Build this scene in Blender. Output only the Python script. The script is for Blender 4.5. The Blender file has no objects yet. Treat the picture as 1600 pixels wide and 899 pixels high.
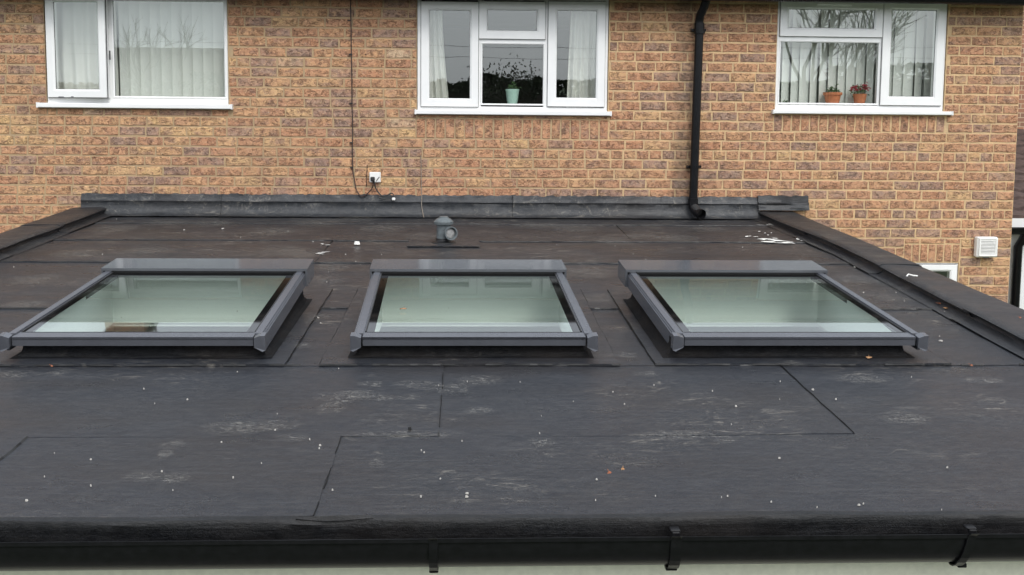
import bpy, bmesh, math, random
from mathutils import Vector, Matrix, noise as mnoise
random.seed(7)
R = math.radians
sc = bpy.context.scene
C = sc.collection

# ------------------------------------------------------------ camera
# X along the house wall, Y into the wall (wall face Y=0), Z up, Z=0 where the flat roof meets the wall
CT, CY, CR, CCY, CD, CH = 0.09311103970150106, 0.04343497913545886, 0.008818514026148886, 350.05592049347746, 8.205128205074292, 0.7129759098550519
SLOPE = 0.052615090055539146            # fall of the flat roof towards its gutter
cf = Vector((math.sin(CY) * math.cos(CT), math.cos(CY) * math.cos(CT), -math.sin(CT)))
cr0 = Vector((math.cos(CY), -math.sin(CY), 0)); cu0 = cr0.cross(cf)
cr = cr0 * math.cos(CR) + cu0 * math.sin(CR); cu = cu0 * math.cos(CR) - cr0 * math.sin(CR)
CAM = Vector((0, -CD, CH))
camd = bpy.data.cameras.new("camera"); cam = bpy.data.objects.new("camera", camd); C.objects.link(cam)
camd.sensor_width = 36; camd.lens = 36; camd.clip_start = 0.05; camd.clip_end = 3000
camd.shift_y = -(449.5 - CCY) / 1600
cam.matrix_world = Matrix(((cr.x, cu.x, -cf.x, CAM.x), (cr.y, cu.y, -cf.y, CAM.y), (cr.z, cu.z, -cf.z, CAM.z), (0, 0, 0, 1)))
sc.camera = cam

# ------------------------------------------------------------ sky, sun, exposure
SUN_EL, SUN_AZ = R(48), R(160)          # overcast, brightest behind the camera's right shoulder
w = bpy.data.worlds.new("World"); sc.world = w; w.use_nodes = True
wn = w.node_tree; wn.nodes.clear()
sky = wn.nodes.new('ShaderNodeTexSky'); sky.sky_type = 'NISHITA'; sky.sun_disc = False
sky.sun_elevation = SUN_EL; sky.sun_rotation = SUN_AZ; sky.air_density = 1.0; sky.dust_density = 4.0; sky.ozone_density = 1.0
hs = wn.nodes.new('ShaderNodeHueSaturation'); hs.inputs['Saturation'].default_value = 0.30
bg = wn.nodes.new('ShaderNodeBackground'); bg.inputs[1].default_value = 0.15
wo = wn.nodes.new('ShaderNodeOutputWorld')
veil = wn.nodes.new('ShaderNodeMix'); veil.data_type = 'RGBA'; veil.inputs[0].default_value = .6; veil.inputs[7].default_value = (5.9, 6.35, 7.0, 1)   # even cloud cover
wn.links.new(sky.outputs[0], hs.inputs['Color']); wn.links.new(hs.outputs[0], veil.inputs[6]); wn.links.new(veil.outputs[2], bg.inputs[0]); wn.links.new(bg.outputs[0], wo.inputs[0])
sd = bpy.data.lights.new("sun", 'SUN'); sd.energy = 0.8; sd.angle = R(22); sd.color = (1, 0.98, 0.94)
so = bpy.data.objects.new("sun", sd); C.objects.link(so)
sdir = Vector((math.sin(SUN_AZ) * math.cos(SUN_EL), math.cos(SUN_AZ) * math.cos(SUN_EL), math.sin(SUN_EL)))
so.rotation_euler = sdir.to_track_quat('Z', 'Y').to_euler(); so.location = (3, -12, 12)
sc.view_settings.view_transform = 'Standard'; sc.view_settings.look = 'None'
sc.view_settings.exposure = 0.72; sc.view_settings.gamma = 1

# ------------------------------------------------------------ pixel helpers (lay-out read off the photograph, 1600 px wide)
def pray(px, py):
    return (cf * 1600 + cr * (px - 800) - cu * (py - CCY)).normalized()
def W(px, py, Y=0.0):
    d = pray(px, py); return CAM + d * ((Y - CAM.y) / d.y)
rn = Vector((0, -math.sin(SLOPE), math.cos(SLOPE))); rv = Vector((0, math.cos(SLOPE), math.sin(SLOPE)))
def ROOF(px, py, h=0.0):
    d = pray(px, py); P = CAM + d * ((rn * h - CAM).dot(rn) / d.dot(rn)); return P.x, P.dot(rv)
def RP(x, v, h=0.0):
    return Vector((x, 0, 0)) + rv * v + rn * h
def toimg(P):
    q = P - CAM; z = q.dot(cf); return 800 + 1600 * q.dot(cr) / z, CCY - 1600 * q.dot(cu) / z, z

# ------------------------------------------------------------ materials
MATS = {}
class N:
    def __init__(s, name):
        m = bpy.data.materials.new(name); m.use_nodes = True; s.m = m; s.t = m.node_tree; s.t.nodes.clear()
        s.out = s.t.nodes.new('ShaderNodeOutputMaterial'); MATS[name] = m
    def n(s, typ, **kw):
        x = s.t.nodes.new('ShaderNode' + typ)
        for k, v in kw.items():
            if k.startswith('_'): setattr(x, k[1:], v)
            else: s.set(x, k.replace('__', ' '), v)
        return x
    def set(s, x, k, v):
        i = x.inputs[int(k[1:])] if (k[0] == 'i' and k[1:].isdigit()) else x.inputs[k]
        if isinstance(v, bpy.types.NodeSocket): s.t.links.new(v, i)
        else: i.default_value = v
    def pos(s): return s.n('NewGeometry').outputs['Position']
    def mapped(s, scale, src=None, rot=(0, 0, 0)):
        mp = s.n('Mapping', Vector=src or s.pos(), Scale=scale, Rotation=rot); return mp.outputs[0]
    def noise(s, vec, scale, detail=4, rough=.55, dist=0):
        return s.n('TexNoise', Vector=vec, Scale=scale, Detail=detail, Roughness=rough, Distortion=dist).outputs['Fac']
    def ramp(s, fac, stops):
        r = s.n('ValToRGB', Fac=fac); e = r.color_ramp.elements
        while len(e) < len(stops): e.new(0.5)
        for i, (p, c) in enumerate(stops):
            e[i].position = p; e[i].color = (c, c, c, 1) if not hasattr(c, '__len__') else (*c[:3], 1)
        return r.outputs[0]
    def mix(s, fac, a, b, blend='MIX'):
        x = s.n('Mix', _data_type='RGBA', _blend_type=blend)
        s.set(x, 'i0', fac)
        for k, v in (('i6', a), ('i7', b)):
            s.set(x, k, v if isinstance(v, bpy.types.NodeSocket) else (*v[:3], 1))
        return x.outputs[2]
    def math(s, op, a, b=0.0, c=None):
        x = s.n('Math', _operation=op); s.set(x, 'i0', a); s.set(x, 'i1', b)
        if c is not None: s.set(x, 'i2', c)
        return x.outputs[0]
    def bump(s, h, strength=.3, dist=.01, nrm=None):
        b = s.n('Bump', Height=h, Strength=strength, Distance=dist)
        if nrm: s.set(b, 'Normal', nrm)
        return b.outputs[0]
    def bsdf(s, col, rough=.5, normal=None, **kw):
        b = s.n('BsdfPrincipled')
        s.set(b, 'Base Color', col if isinstance(col, bpy.types.NodeSocket) else (*col[:3], 1)); s.set(b, 'Roughness', rough)
        if normal: s.set(b, 'Normal', normal)
        for k, v in kw.items(): s.set(b, k.replace('__', ' '), v)
        s.t.links.new(b.outputs[0], s.out.inputs[0]); return b

def simple(name, col, rough=.5, var=.15, scale=30, bump=.1, bd=.002, **kw):
    n = N(name); f = n.noise(n.pos(), scale, 5, .6)
    c = n.mix(n.ramp(f, [(.3, 0), (.7, 1)]), [x * (1 - var) for x in col], [min(1, x * (1 + var)) for x in col])
    n.bsdf(c, rough, n.bump(f, bump, bd), **kw); return n.m

# brick: colour comes with each brick (attribute), creased face texture is procedural
n = N('brick'); p = n.pos()
at = n.n('Attribute', _attribute_name='tint').outputs['Color']
def spot(scale, lo, hi, amt, col, c, stretch=(1, 1, 1.6), dist=0.0, det=4, rot=(0, 0, 0)):
    f = n.ramp(n.noise(n.mapped(stretch, rot=rot), scale, det, .65, dist), [(lo, 0), (hi, 1)])
    return n.mix(n.math('MULTIPLY', f, amt), c, col)
c = spot(9, .45, .58, .55, (.42, .215, .13), at)
c = spot(11, .52, .64, .5, (.60, .37, .20), c, dist=.3)
c = spot(7.5, .53, .64, .6, (.24, .145, .115), c, rot=(.3, .2, .5))
c = spot(26, .52, .66, .3, (.62, .36, .20), c, dist=.4)
cre = None
for sc_, rt_, g_ in ((17, (0, .35, 0), 19), (26, (0, -.3, 0), 27), (21, (0, .1, 0), 23)):
    wav = n.noise(n.mapped((.7, 1, 2.2), rot=rt_), sc_, 2, .5, 1.4)
    k_ = n.math('MULTIPLY', n.ramp(n.math('ABSOLUTE', n.math('SUBTRACT', wav, .5)), [(0, 1), (.034, 0)]), n.ramp(n.noise(n.mapped((1, 1, 1), rot=(.5, rt_[1], 1)), g_, 2), [(.50, 0), (.56, 1)]))
    cre = k_ if cre is None else n.math('MAXIMUM', cre, k_)
c = n.mix(n.math('MULTIPLY', cre, .7), c, (.09, .043, .026))
fine = n.noise(p, 150, 4, .75)
c = n.mix(n.math('MULTIPLY', n.ramp(fine, [(.54, 0), (.66, 1)]), .45), c, (.82, .60, .40))
c = n.mix(n.math('MULTIPLY', n.ramp(fine, [(.34, 1), (.45, 0)]), .45), c, (.17, .09, .06))
c = n.mix(n.math('MULTIPLY', n.ramp(n.noise(n.mapped((.7, 1, 1.3)), 66, 2, .5), [(.69, 0), (.73, 1)]), .85), c, (.035, .02, .016))
c = n.mix(n.math('MULTIPLY', n.ramp(n.noise(p, 48, 3, .7), [(.67, 0), (.74, 1)]), .5), c, (.85, .74, .56))
def dark_marks(n, p, c):
    """darker streak on the wall beside the downpipe and grime in random patches"""
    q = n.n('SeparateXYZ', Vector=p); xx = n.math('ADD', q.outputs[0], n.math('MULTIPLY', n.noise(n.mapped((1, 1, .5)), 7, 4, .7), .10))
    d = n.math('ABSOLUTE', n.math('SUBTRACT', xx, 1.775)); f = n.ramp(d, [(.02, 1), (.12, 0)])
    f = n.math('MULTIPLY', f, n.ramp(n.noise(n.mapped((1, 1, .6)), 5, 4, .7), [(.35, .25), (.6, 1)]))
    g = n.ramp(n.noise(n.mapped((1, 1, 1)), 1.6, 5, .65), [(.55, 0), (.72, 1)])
    c = n.mix(n.math('MULTIPLY', f, .55), c, (.10, .085, .065))  # darkens the wall colour in a ragged upright streak left of the downpipe
    return n.mix(n.math('MULTIPLY', g, .22), c, (.17, .12, .085))
c = dark_marks(n, p, c)
h = n.math('SUBTRACT', n.math('MULTIPLY', fine, .6), n.math('MULTIPLY', cre, 1.6))
h = n.math('ADD', h, n.math('MULTIPLY', n.noise(p, 30, 3, .6), 1.6))
n.bsdf(c, .88, n.bump(h, .8, .005))
# mortar: grey-buff on the left, brighter sand on the right where it was repointed
n = N('mortar'); p = n.pos(); sx = n.n('SeparateXYZ', Vector=p)
g = n.math('ADD', sx.outputs[0], n.math('MULTIPLY', n.noise(p, 1.6, 3), 1.6))
f = n.ramp(n.math('MULTIPLY', g, .2), [(.22, 0), (.42, 1)])
c = n.mix(f, (.46, .32, .18), (.70, .48, .26))
c = n.mix(n.ramp(n.noise(p, 14, 5, .65), [(.4, 0), (.7, 1)]), c, n.mix(.5, c, (.32, .26, .18)))
f2 = n.noise(p, 260, 4, .7); c = n.mix(n.math('MULTIPLY', n.ramp(f2, [(.4, 1), (.6, 0)]), .3), c, (.2, .15, .1))
c = dark_marks(n, p, c)
n.bsdf(c, .95, n.bump(f2, .6, .003))

def felt(name, base, lift=1.0, rough=(.36, .62), scuff=1.0, spec=.5):
    n = N(name); p = n.pos()
    a = n.noise(n.mapped((.8, 1.6, 1)), 1.7, 6, .62); b = n.noise(n.mapped((1, 3, 1)), 22, 5, .7)
    c = n.mix(n.ramp(a, [(.3, 0), (.72, 1)]), [x * .7 for x in base], [x * 1.45 * lift for x in base])
    c = n.mix(n.math('MULTIPLY', n.ramp(b, [(.42, 0), (.72, 1)]), .45), c, (.085 * lift, .083 * lift, .08 * lift))
    gr = n.noise(p, 420, 3, .7)
    c = n.mix(n.math('MULTIPLY', n.ramp(gr, [(.48, 0), (.64, 1)]), .6 * lift), c, (.085, .095, .115))
    # brown silt left where water stands
    c = n.mix(n.math('MULTIPLY', n.ramp(n.noise(n.mapped((.5, 1.3, 1)), 2.4, 5, .6), [(.48, 0), (.68, 1)]), .4), c, (.026, .020, .016))
    # pale chalky scuffs and dried run-off, in patches
    yy_ = n.n('MapRange', i0=n.n('SeparateXYZ', Vector=p).outputs[1], i1=-4.8, i2=-1.6, i3=-.045, i4=.08).outputs[0]      # more dried dirt towards the house, where the roof rarely washes clean
    pt = n.ramp(n.math('ADD', n.noise(n.mapped((.9, 1.3, 1)), 1.9, 4, .6), yy_), [(.49, 0), (.64, 1)])
    sc1 = n.ramp(n.noise(n.mapped((1, 2.6, 1), rot=(0, 0, .25)), 9, 8, .82, 1.2), [(.55, 0), (.70, 1)])
    sc2 = n.ramp(n.noise(n.mapped((1, 3.4, 1), rot=(0, 0, -.2)), 34, 7, .85, 1.6), [(.58, 0), (.66, 1)])
    sm = n.math('MULTIPLY', pt, n.math('MAXIMUM', sc1, sc2))
    c = n.mix(n.math('MULTIPLY', sm, .7 * scuff), c, (.34, .31, .26))
    rr = n.math('ADD', n.math('MULTIPLY', n.ramp(n.noise(n.mapped((1, 2, 1)), 3.2, 5, .65), [(.35, 0), (.68, 1)]), rough[1] - rough[0]), rough[0])
    wv = n.noise(n.mapped((2.5, 60, 60)), 1.6, 4, .7)
    c = n.mix(n.math('MULTIPLY', n.ramp(wv, [(.5, 0), (.7, 1)]), .35 * lift), c, (.07, .072, .078))
    hh = n.math('ADD', n.math('ADD', n.math('MULTIPLY', gr, .6), n.math('MULTIPLY', wv, .9)), n.math('MULTIPLY', n.noise(n.mapped((1, 2.2, 1)), 60, 4, .6), 1.0))
    n.bsdf(c, rr, n.bump(hh, .75, .003), **{'Specular IOR Level': spec}); return n.m
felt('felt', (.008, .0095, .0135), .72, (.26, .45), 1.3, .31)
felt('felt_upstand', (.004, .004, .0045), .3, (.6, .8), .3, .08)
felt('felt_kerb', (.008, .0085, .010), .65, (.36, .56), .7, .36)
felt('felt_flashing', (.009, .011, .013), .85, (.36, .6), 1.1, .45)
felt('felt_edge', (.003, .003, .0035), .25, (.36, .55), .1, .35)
simple('bitumen', (.008, .008, .008), .45, .3, 60)
simple('upvc', (.80, .80, .79), .32, .03, 6, .05, .001)
simple('gasket', (.02, .02, .02), .5)
simple('black_plastic', (.007, .007, .008), .32, .3, 40, .15, .001, **{'Specular IOR Level': .2})
simple('anthracite', (.105, .11, .125), .26, .08, 14, .04, .001, Metallic=.35)
simple('anthracite_cap', (.10, .105, .115), .09, .06, 14, .02, .001, Metallic=.1)
simple('grey_plastic', (.10, .115, .12), .42, .35, 30, .2, .002)
simple('grey_disc', (.27, .27, .265), .5, .35, 60, .2, .002)
simple('white_plastic', (.78, .77, .74), .4, .05, 20)
simple('dirty_plastic', (.22, .2, .17), .6, .3, 60)
simple('cable', (.035, .018, .015), .5)
simple('grey_cable', (.24, .2, .16), .6)
simple('cream_render', (.74, .73, .60), .9, .08, 40, .4, .002)
simple('brown_timber', (.10, .035, .02), .6, .3, 20, .3)
simple('dark_soffit', (.07, .05, .04), .6, .25, 10)
simple('plaster', (.91, .93, .90), .7, .02, 3, .02)
simple('ceiling_paint', (.8, .8, .78), .8, .02, 3, .02)
simple('floor_screed', (.44, .42, .39), .5, .1, 4)
simple('worktop', (.84, .84, .82), .4, .03, 3)
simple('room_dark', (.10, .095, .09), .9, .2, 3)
simple('mint_glaze', (.42, .60, .52), .3, .05, 20)
simple('terracotta', (.55, .19, .085), .75, .15, 40)
simple('leaf_green', (.05, .10, .035), .6, .5, 60)
simple('petal_red', (.30, .012, .03), .6, .4, 80)
simple('dead_leaf', (.34, .18, .08), .7, .45, 160)
simple('rust_leaf', (.30, .10, .045), .7, .35, 160)
simple('chalk', (.78, .77, .72), .8, .12, 300)
simple('crumb', (.45, .43, .39), .9, .3, 300)
simple('roof_tile', (.075, .048, .04), .75, .4, 22, .4)
simple('bark', (.07, .058, .045), .9, .3, 25, .6)
simple('hedge_leaf', (.035, .05, .022), .7, .6, 4)
simple('grass', (.055, .08, .03), .9, .35, 2.5, .5)
simple('hill_scrub', (.05, .055, .035), .95, .45, .12)
simple('concrete', (.13, .125, .12), .85, .2, 12, .4)
simple('timber_fence', (.16, .11, .075), .8, .25, 9, .4)
simple('wall_white', (.75, .74, .7), .7, .04, 10)
simple('tv_metal', (.25, .25, .26), .35, .1, 20, Metallic=.8)
n = N('far_brick'); bt = n.n('TexBrick', Vector=n.mapped((1, 1, 1), rot=(R(90), 0, 0)), Color1=(.36, .17, .10, 1), Color2=(.22, .12, .08, 1), Mortar=(.5, .38, .25, 1), Scale=4.8)
n.bsdf(bt.outputs[0], .9)
# fabric: lets some light through
def fabric(name, col, tr=.35):
    n = N(name); b = n.bsdf(col, .85); t = n.n('BsdfTranslucent', Color=(*col, 1)); m = n.n('MixShader', Fac=tr)
    n.t.links.new(b.outputs[0], m.inputs[1]); n.t.links.new(t.outputs[0], m.inputs[2]); n.t.links.new(m.outputs[0], n.out.inputs[0])
fabric('blind_fabric', (.90, .92, .87), .3); fabric('curtain_fabric', (.92, .92, .86), .3)
# glass: thin panes, part mirror by angle, part clear
def glass(name, tint, ior, rough=.0, wav=.0, dirt=.03):
    n = N(name); ge_ = n.n('NewGeometry'); dt = n.n('VectorMath', _operation='DOT_PRODUCT', i0=ge_.outputs['Incoming'], i1=ge_.outputs['Normal']).outputs['Value']
    f0 = ((ior - 1) / (ior + 1)) ** 2
    fr_ = n.math('ADD', n.math('MULTIPLY', n.math('POWER', n.math('SUBTRACT', 1.0, n.math('ABSOLUTE', dt)), 5.0), 1 - f0), f0)
    tr = n.n('BsdfTransparent', Color=(*tint, 1)); gl = n.n('BsdfGlossy', Color=(.96, 1, .98, 1), Roughness=rough)
    if wav:
        nb = n.bump(n.noise(n.pos(), 2.2, 1), wav, .02); n.set(gl, 'Normal', nb)
    m = n.n('MixShader', Fac=fr_); n.t.links.new(tr.outputs[0], m.inputs[1]); n.t.links.new(gl.outputs[0], m.inputs[2])
    df = n.n('BsdfDiffuse', Color=(.55, .55, .5, 1)); m2 = n.n('MixShader', Fac=n.math('MULTIPLY', n.ramp(n.noise(n.pos(), 140, 5, .8), [(.55, 0), (.8, 1)]), dirt * 4))
    n.t.links.new(m.outputs[0], m2.inputs[1]); n.t.links.new(df.outputs[0], m2.inputs[2]); n.t.links.new(m2.outputs[0], n.out.inputs[0])
glass('window_glass', (.95, .97, .95), 2.35, .0, .02, .01)
glass('roof_glass', (.92, 1.0, .94), 2.2, .0, .0, .06)
simple('frit', (.006, .006, .006), .03, .1, 30, 0, .001)

# ------------------------------------------------------------ mesh helpers
ORG = {}
def org(o): return ORG.get(o.name, Vector((0, 0, 0))) if o else Vector((0, 0, 0))
class MB:
    def __init__(s): s.v = []; s.f = []; s.t = []
    def add(s, vs, fs, tint=None):
        b = len(s.v); s.v += [tuple(x) for x in vs]; s.f += [tuple(i + b for i in f) for f in fs]
        s.t += [tint] * len(fs); return s
    def box(s, x0, x1, y0, y1, z0, z1, X=None):
        vs = [Vector((x, y, z)) for z in (z0, z1) for y in (y0, y1) for x in (x0, x1)]
        if X: vs = [X(v) for v in vs]
        return s.add(vs, [(0, 2, 3, 1), (4, 5, 7, 6), (0, 1, 5, 4), (2, 6, 7, 3), (0, 4, 6, 2), (1, 3, 7, 5)])
    def bevbox(s, x0, x1, y0, y1, z0, z1, b=.004, X=None):
        bm = bmesh.new(); r = bmesh.ops.create_cube(bm, size=1)
        for v in bm.verts: v.co = Vector(((x0 + x1) / 2 + v.co.x * (x1 - x0), (y0 + y1) / 2 + v.co.y * (y1 - y0), (z0 + z1) / 2 + v.co.z * (z1 - z0)))
        bmesh.ops.bevel(bm, geom=list(bm.edges), offset=b, segments=1, affect='EDGES', profile=.5)
        bm.verts.index_update()
        s.add([X(v.co) if X else v.co.copy() for v in bm.verts], [[v.index for v in f.verts] for f in bm.faces]); bm.free(); return s
    def tube(s, pts, r, seg=10, cap=True, X=None):
        pts = [Vector(p) for p in pts]; rs = r if hasattr(r, '__len__') else [r] * len(pts)
        vs = []; fs = []; up = None
        for i, p in enumerate(pts):
            d = (pts[min(i + 1, len(pts) - 1)] - pts[max(i - 1, 0)]).normalized()
            if up is None: up = d.orthogonal().normalized()
            up = (up - d * up.dot(d)).normalized(); sd = d.cross(up)
            for k in range(seg):
                a = 2 * math.pi * k / seg; q = p + (up * math.cos(a) + sd * math.sin(a)) * rs[i]; vs.append(X(q) if X else q)
        for i in range(len(pts) - 1):
            for k in range(seg): k2 = (k + 1) % seg; fs.append((i * seg + k, i * seg + k2, (i + 1) * seg + k2, (i + 1) * seg + k))
        if cap: fs += [tuple(range(seg))[::-1], tuple((len(pts) - 1) * seg + k for k in range(seg))]
        return s.add(vs, fs)
    def lathe(s, prof, c=(0, 0, 0), seg=24, M=None):
        vs = []; fs = []
        for (r, z) in prof:
            for k in range(seg):
                a = 2 * math.pi * k / seg; q = Vector((r * math.cos(a), r * math.sin(a), z)); q = (M @ q) if M else q; vs.append(q + Vector(c))
        for i in range(len(prof) - 1):
            for k in range(seg): k2 = (k + 1) % seg; fs.append((i * seg + k, i * seg + k2, (i + 1) * seg + k2, (i + 1) * seg + k))
        fs.append(tuple((len(prof) - 1) * seg + k for k in range(seg))); fs.append(tuple(range(seg))[::-1])
        return s.add(vs, fs)
    def ring(s, x0, x1, z0, z1, prof, X=None):
        """mitred rectangular frame; prof = [(inset, y), ...] swept round the rectangle (closed)"""
        vs = []; k = len(prof)
        for (cx, cz, sx, sz) in ((x0, z0, 1, 1), (x1, z0, -1, 1), (x1, z1, -1, -1), (x0, z1, 1, -1)):
            for (i, y) in prof:
                q = Vector((cx + sx * i, y, cz + sz * i)); vs.append(X(q) if X else q)
        fs = [(a * k + j, ((a + 1) % 4) * k + j, ((a + 1) % 4) * k + (j + 1) % k, a * k + (j + 1) % k) for a in range(4) for j in range(k)]
        return s.add(vs, fs)
    def build(s, name, mat, parent=None, smooth=False, local=False, tint=False):
        o3 = Vector((0, 0, 0)) if local else org(parent)
        me = bpy.data.meshes.new(name); me.from_pydata([tuple(Vector(v) - o3) for v in s.v], [], s.f)
        bm = bmesh.new(); bm.from_mesh(me); bmesh.ops.recalc_face_normals(bm, faces=bm.faces); bm.to_mesh(me); bm.free()
        me.materials.append(MATS[mat])
        if smooth:
            for p_ in me.polygons: p_.use_smooth = True
            try: me.set_sharp_from_angle(angle=R(40))
            except Exception: pass
        if tint:
            a = me.color_attributes.new('tint', 'FLOAT_COLOR', 'CORNER')
            for p_, t in zip(me.polygons, s.t):
                for li in p_.loop_indices: a.data[li].color = (*t, 1)
        o = bpy.data.objects.new(name, me); C.objects.link(o)
        if parent: o.parent = parent
        return o
def tag(o, label=None, cat=None, group=None, kind=None):
    if label: o['label'] = label
    if cat: o['category'] = cat
    if group: o['group'] = group
    if kind: o['kind'] = kind
    return o
def empty(name, loc=(0, 0, 0), parent=None, rot=None):
    o = bpy.data.objects.new(name, None); C.objects.link(o); o.empty_display_size = .1
    L = Vector(loc); o.location = L - (org(parent) if parent else Vector((0, 0, 0)))
    if rot: o.rotation_euler = rot; ORG[o.name] = Vector((0, 0, 0))
    else: ORG[o.name] = L
    if parent: o.parent = parent
    return o
def nz(x, y=0, z=0): return mnoise.noise(Vector((x, y, z)))

GROUND = -2.75
WALLR = 4.475; WALLL = -6.2
# ------------------------------------------------------------ house wall: bricks, mortar, openings
house = tag(empty('house', (0, 0.15, GROUND)), 'two storey house wall of multicoloured rustic bricks with three white windows', 'house')
zsil = lambda px, py: W(px, py).z
bed0 = W(600, 216).z; course = (W(600, 29).z - W(600, 216).z) / 12
MJ = .0128
headz = 1.745
WL = (W(71, 80).x, W(356.5, 160).x, W(210, 163).z, headz)
WM = (W(652, 100).x, W(950, 100).x, W(800, 174).z, headz)
WR = (W(1212, 150).x, W(1475, 150).x, W(1345, 174).z, headz)
sillb = [W(210, 169.5).z, W(800, 180).z, W(1345, 179).z]
SMALL = (W(1430, 415).x, W(1498, 415).x, -1.55, W(1497, 411).z)
wins = [WL, WM, WR]
holes = [(a - .004, b + .004, sb - .002, d) for (a, b, c_, d), sb in zip(wins, sillb)] + [(SMALL[0], SMALL[1], SMALL[2], SMALL[3])]
# sills run wider than the openings: only the thickness of the sill
sillx = [(W(61, 166).x, W(364, 168).x), (W(649, 176).x, W(954, 177).x), (W(1206, 175).x, W(1485, 176).x)]
# soldier courses
sol = [(W(650, 200).x, W(951, 200).x, W(800, 217.5).z, W(800, 186).z, .0755),
       (W(1208, 200).x, W(1476, 200).x, W(1340, 214.5).z, sillb[2] - .004, .0735),
       (SMALL[0] - .1, SMALL[1] + .004, SMALL[3] + .004, W(1450, 381.5).z, .071)]
snap = lambda z: bed0 + round((z - bed0) / course) * course
sol = [(a, b, snap(c_) if i < 2 else c_, d, pw) for i, (a, b, c_, d, pw) in enumerate(sol)]
solh = [(a, b, c_ - .002, d + .002) for a, b, c_, d, _ in sol]
allh = holes + solh

def brick_mesh(wd, ht, seed):
    rnd = random.Random(seed); b = .0045; d = .03
    def edge(ax, n_):
        out = []
        for i in range(n_): out.append((i / n_, rnd.uniform(-.0014, .0014)))
        return out
    pts = []
    for (x0, z0, x1, z1) in ((-wd / 2, -ht / 2, wd / 2, -ht / 2), (wd / 2, -ht / 2, wd / 2, ht / 2), (wd / 2, ht / 2, -wd / 2, ht / 2), (-wd / 2, ht / 2, -wd / 2, -ht / 2)):
        k = 3 if abs(x1 - x0) > abs(z1 - z0) else 2
        if max(wd, ht) == ht: k = 5 - k
        for i in range(k):
            t = i / k; j = rnd.uniform(-.0028, .0028)
            pts.append((x0 + (x1 - x0) * t + (j if x0 == x1 else 0), z0 + (z1 - z0) * t + (j if z0 == z1 else 0)))
    n_ = len(pts); vs = []; 
    for (x, z) in pts: vs.append((x, d, z))
    for (x, z) in pts: vs.append((x, b * .8, z))
    for (x, z) in pts:
        vs.append((x - math.copysign(b, x) * (1 if abs(abs(x) - wd / 2) < .003 else 0), rnd.uniform(-.0012, .0008), z - math.copysign(b, z) * (1 if abs(abs(z) - ht / 2) < .003 else 0)))
    fs = []
    for r_ in (0, 1):
        for i in range(n_): j = (i + 1) % n_; fs.append((r_ * n_ + i, r_ * n_ + j, (r_ + 1) * n_ + j, (r_ + 1) * n_ + i))
    fs.append(tuple(2 * n_ + i for i in range(n_)))
    return vs, fs
PAL = {'tan': [(.57, .325, .165), (.54, .29, .15), (.60, .36, .18), (.50, .265, .14), (.56, .305, .155)],
       'yel': [(.63, .40, .19), (.60, .375, .19)],
       'red': [(.50, .25, .135), (.47, .225, .12), (.53, .275, .145), (.48, .245, .135)],
       'drk': [(.34, .22, .165), (.30, .195, .15), (.38, .24, .17)],
       'pal': [(.56, .40, .26)]}
def pick(x, soldier=False):
    t = min(1, max(0, (x - .4) / 1.6)); r_ = random.random()
    if soldier: k = 'red' if r_ < .86 else ('drk' if r_ < .95 else 'tan')
    else:
        a = .42 - .20 * t; y_ = .09 - .06 * t; rd = .25 + .29 * t; dk = .20
        k = 'tan' if r_ < a else 'yel' if r_ < a + y_ else 'red' if r_ < a + y_ + rd else 'drk' if r_ < a + y_ + rd + dk else ('pal' if r_ < .97 else 'tan')
    i = random.randrange(len(PAL[k])); return k, i
BW, BH, SH = .209 - MJ, course - MJ, 0
bricks = []   # cx, cz, w, h, kind
def free(z0, z1, xa, xb):
    """free vertical range of the course in this x interval"""
    lo, hi = z0, z1
    xm = (xa + xb) / 2
    for (a, b, c_, d) in allh:
        if a < xm < b:
            if c_ <= lo and d >= hi: return None
            if c_ <= lo < d: lo = d + .003
            elif c_ < hi <= d: hi = c_ - .006
            elif c_ > lo and d < hi: return None
    return (lo, hi) if hi - lo > .014 else None
k0 = int((GROUND + .1 - bed0) / course); k1 = int((headz + .06 - bed0) / course) + 1
for k in range(k0, k1):
    z0 = bed0 + k * course + MJ / 2; z1 = z0 + BH
    bk = sorted({WALLL, WALLR} | {v for h_ in allh for v in (h_[0], h_[1]) if WALLL < v < WALLR})
    segs = []
    for a, b in zip(bk, bk[1:]):
        fr = free(z0, z1, a, b)
        if fr:
            if segs and segs[-1][1] == a and abs(segs[-1][2] - fr[0]) < 1e-4 and abs(segs[-1][3] - fr[1]) < 1e-4: segs[-1][1] = b
            else: segs.append([a, b, *fr])
    kk = k % 2
    headers = (k == int(round((W(900, 244).z - bed0) / course - .5)) ) or (k == int(round((W(1400, 341).z - bed0) / course - .5)))
    for (a, b, za, zb) in segs:
        x = WALLL - (.1045 if kk else 0) + nz(k * .37) * .03
        step_list = []
        rr = random.Random(k * 77 + 5)
        while x < b:
            big = rr.random()
            wd = .209
            if headers and x > .35: wd = .1045
            elif big < .07: wd = .1045
            elif big < .14: wd = .155
            wd *= rr.uniform(.985, 1.015)
            xa, xb = x, x + wd; x += wd
            if xb <= a + .012 or xa >= b - .012: continue
            xa2 = max(xa, a + (0 if a in (WALLL,) else .002)); xb2 = min(xb, b)
            if xb2 - xa2 < .035: continue
            if b - xb2 < .035: xb2 = b
            bricks.append(((xa2 + xb2) / 2, (za + zb) / 2 + rr.uniform(-.0012, .0012), xb2 - xa2 - MJ * (1 if xb2 < b else .5), zb - za, False))
for (a, b, c_, d, pw) in sol:
    nb = max(1, round((b - a) / pw)); pw2 = (b - a) / nb
    for i in range(nb): bricks.append((a + pw2 * (i + .5), (c_ + d) / 2, pw2 - .012, d - c_ - .012, True))
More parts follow.
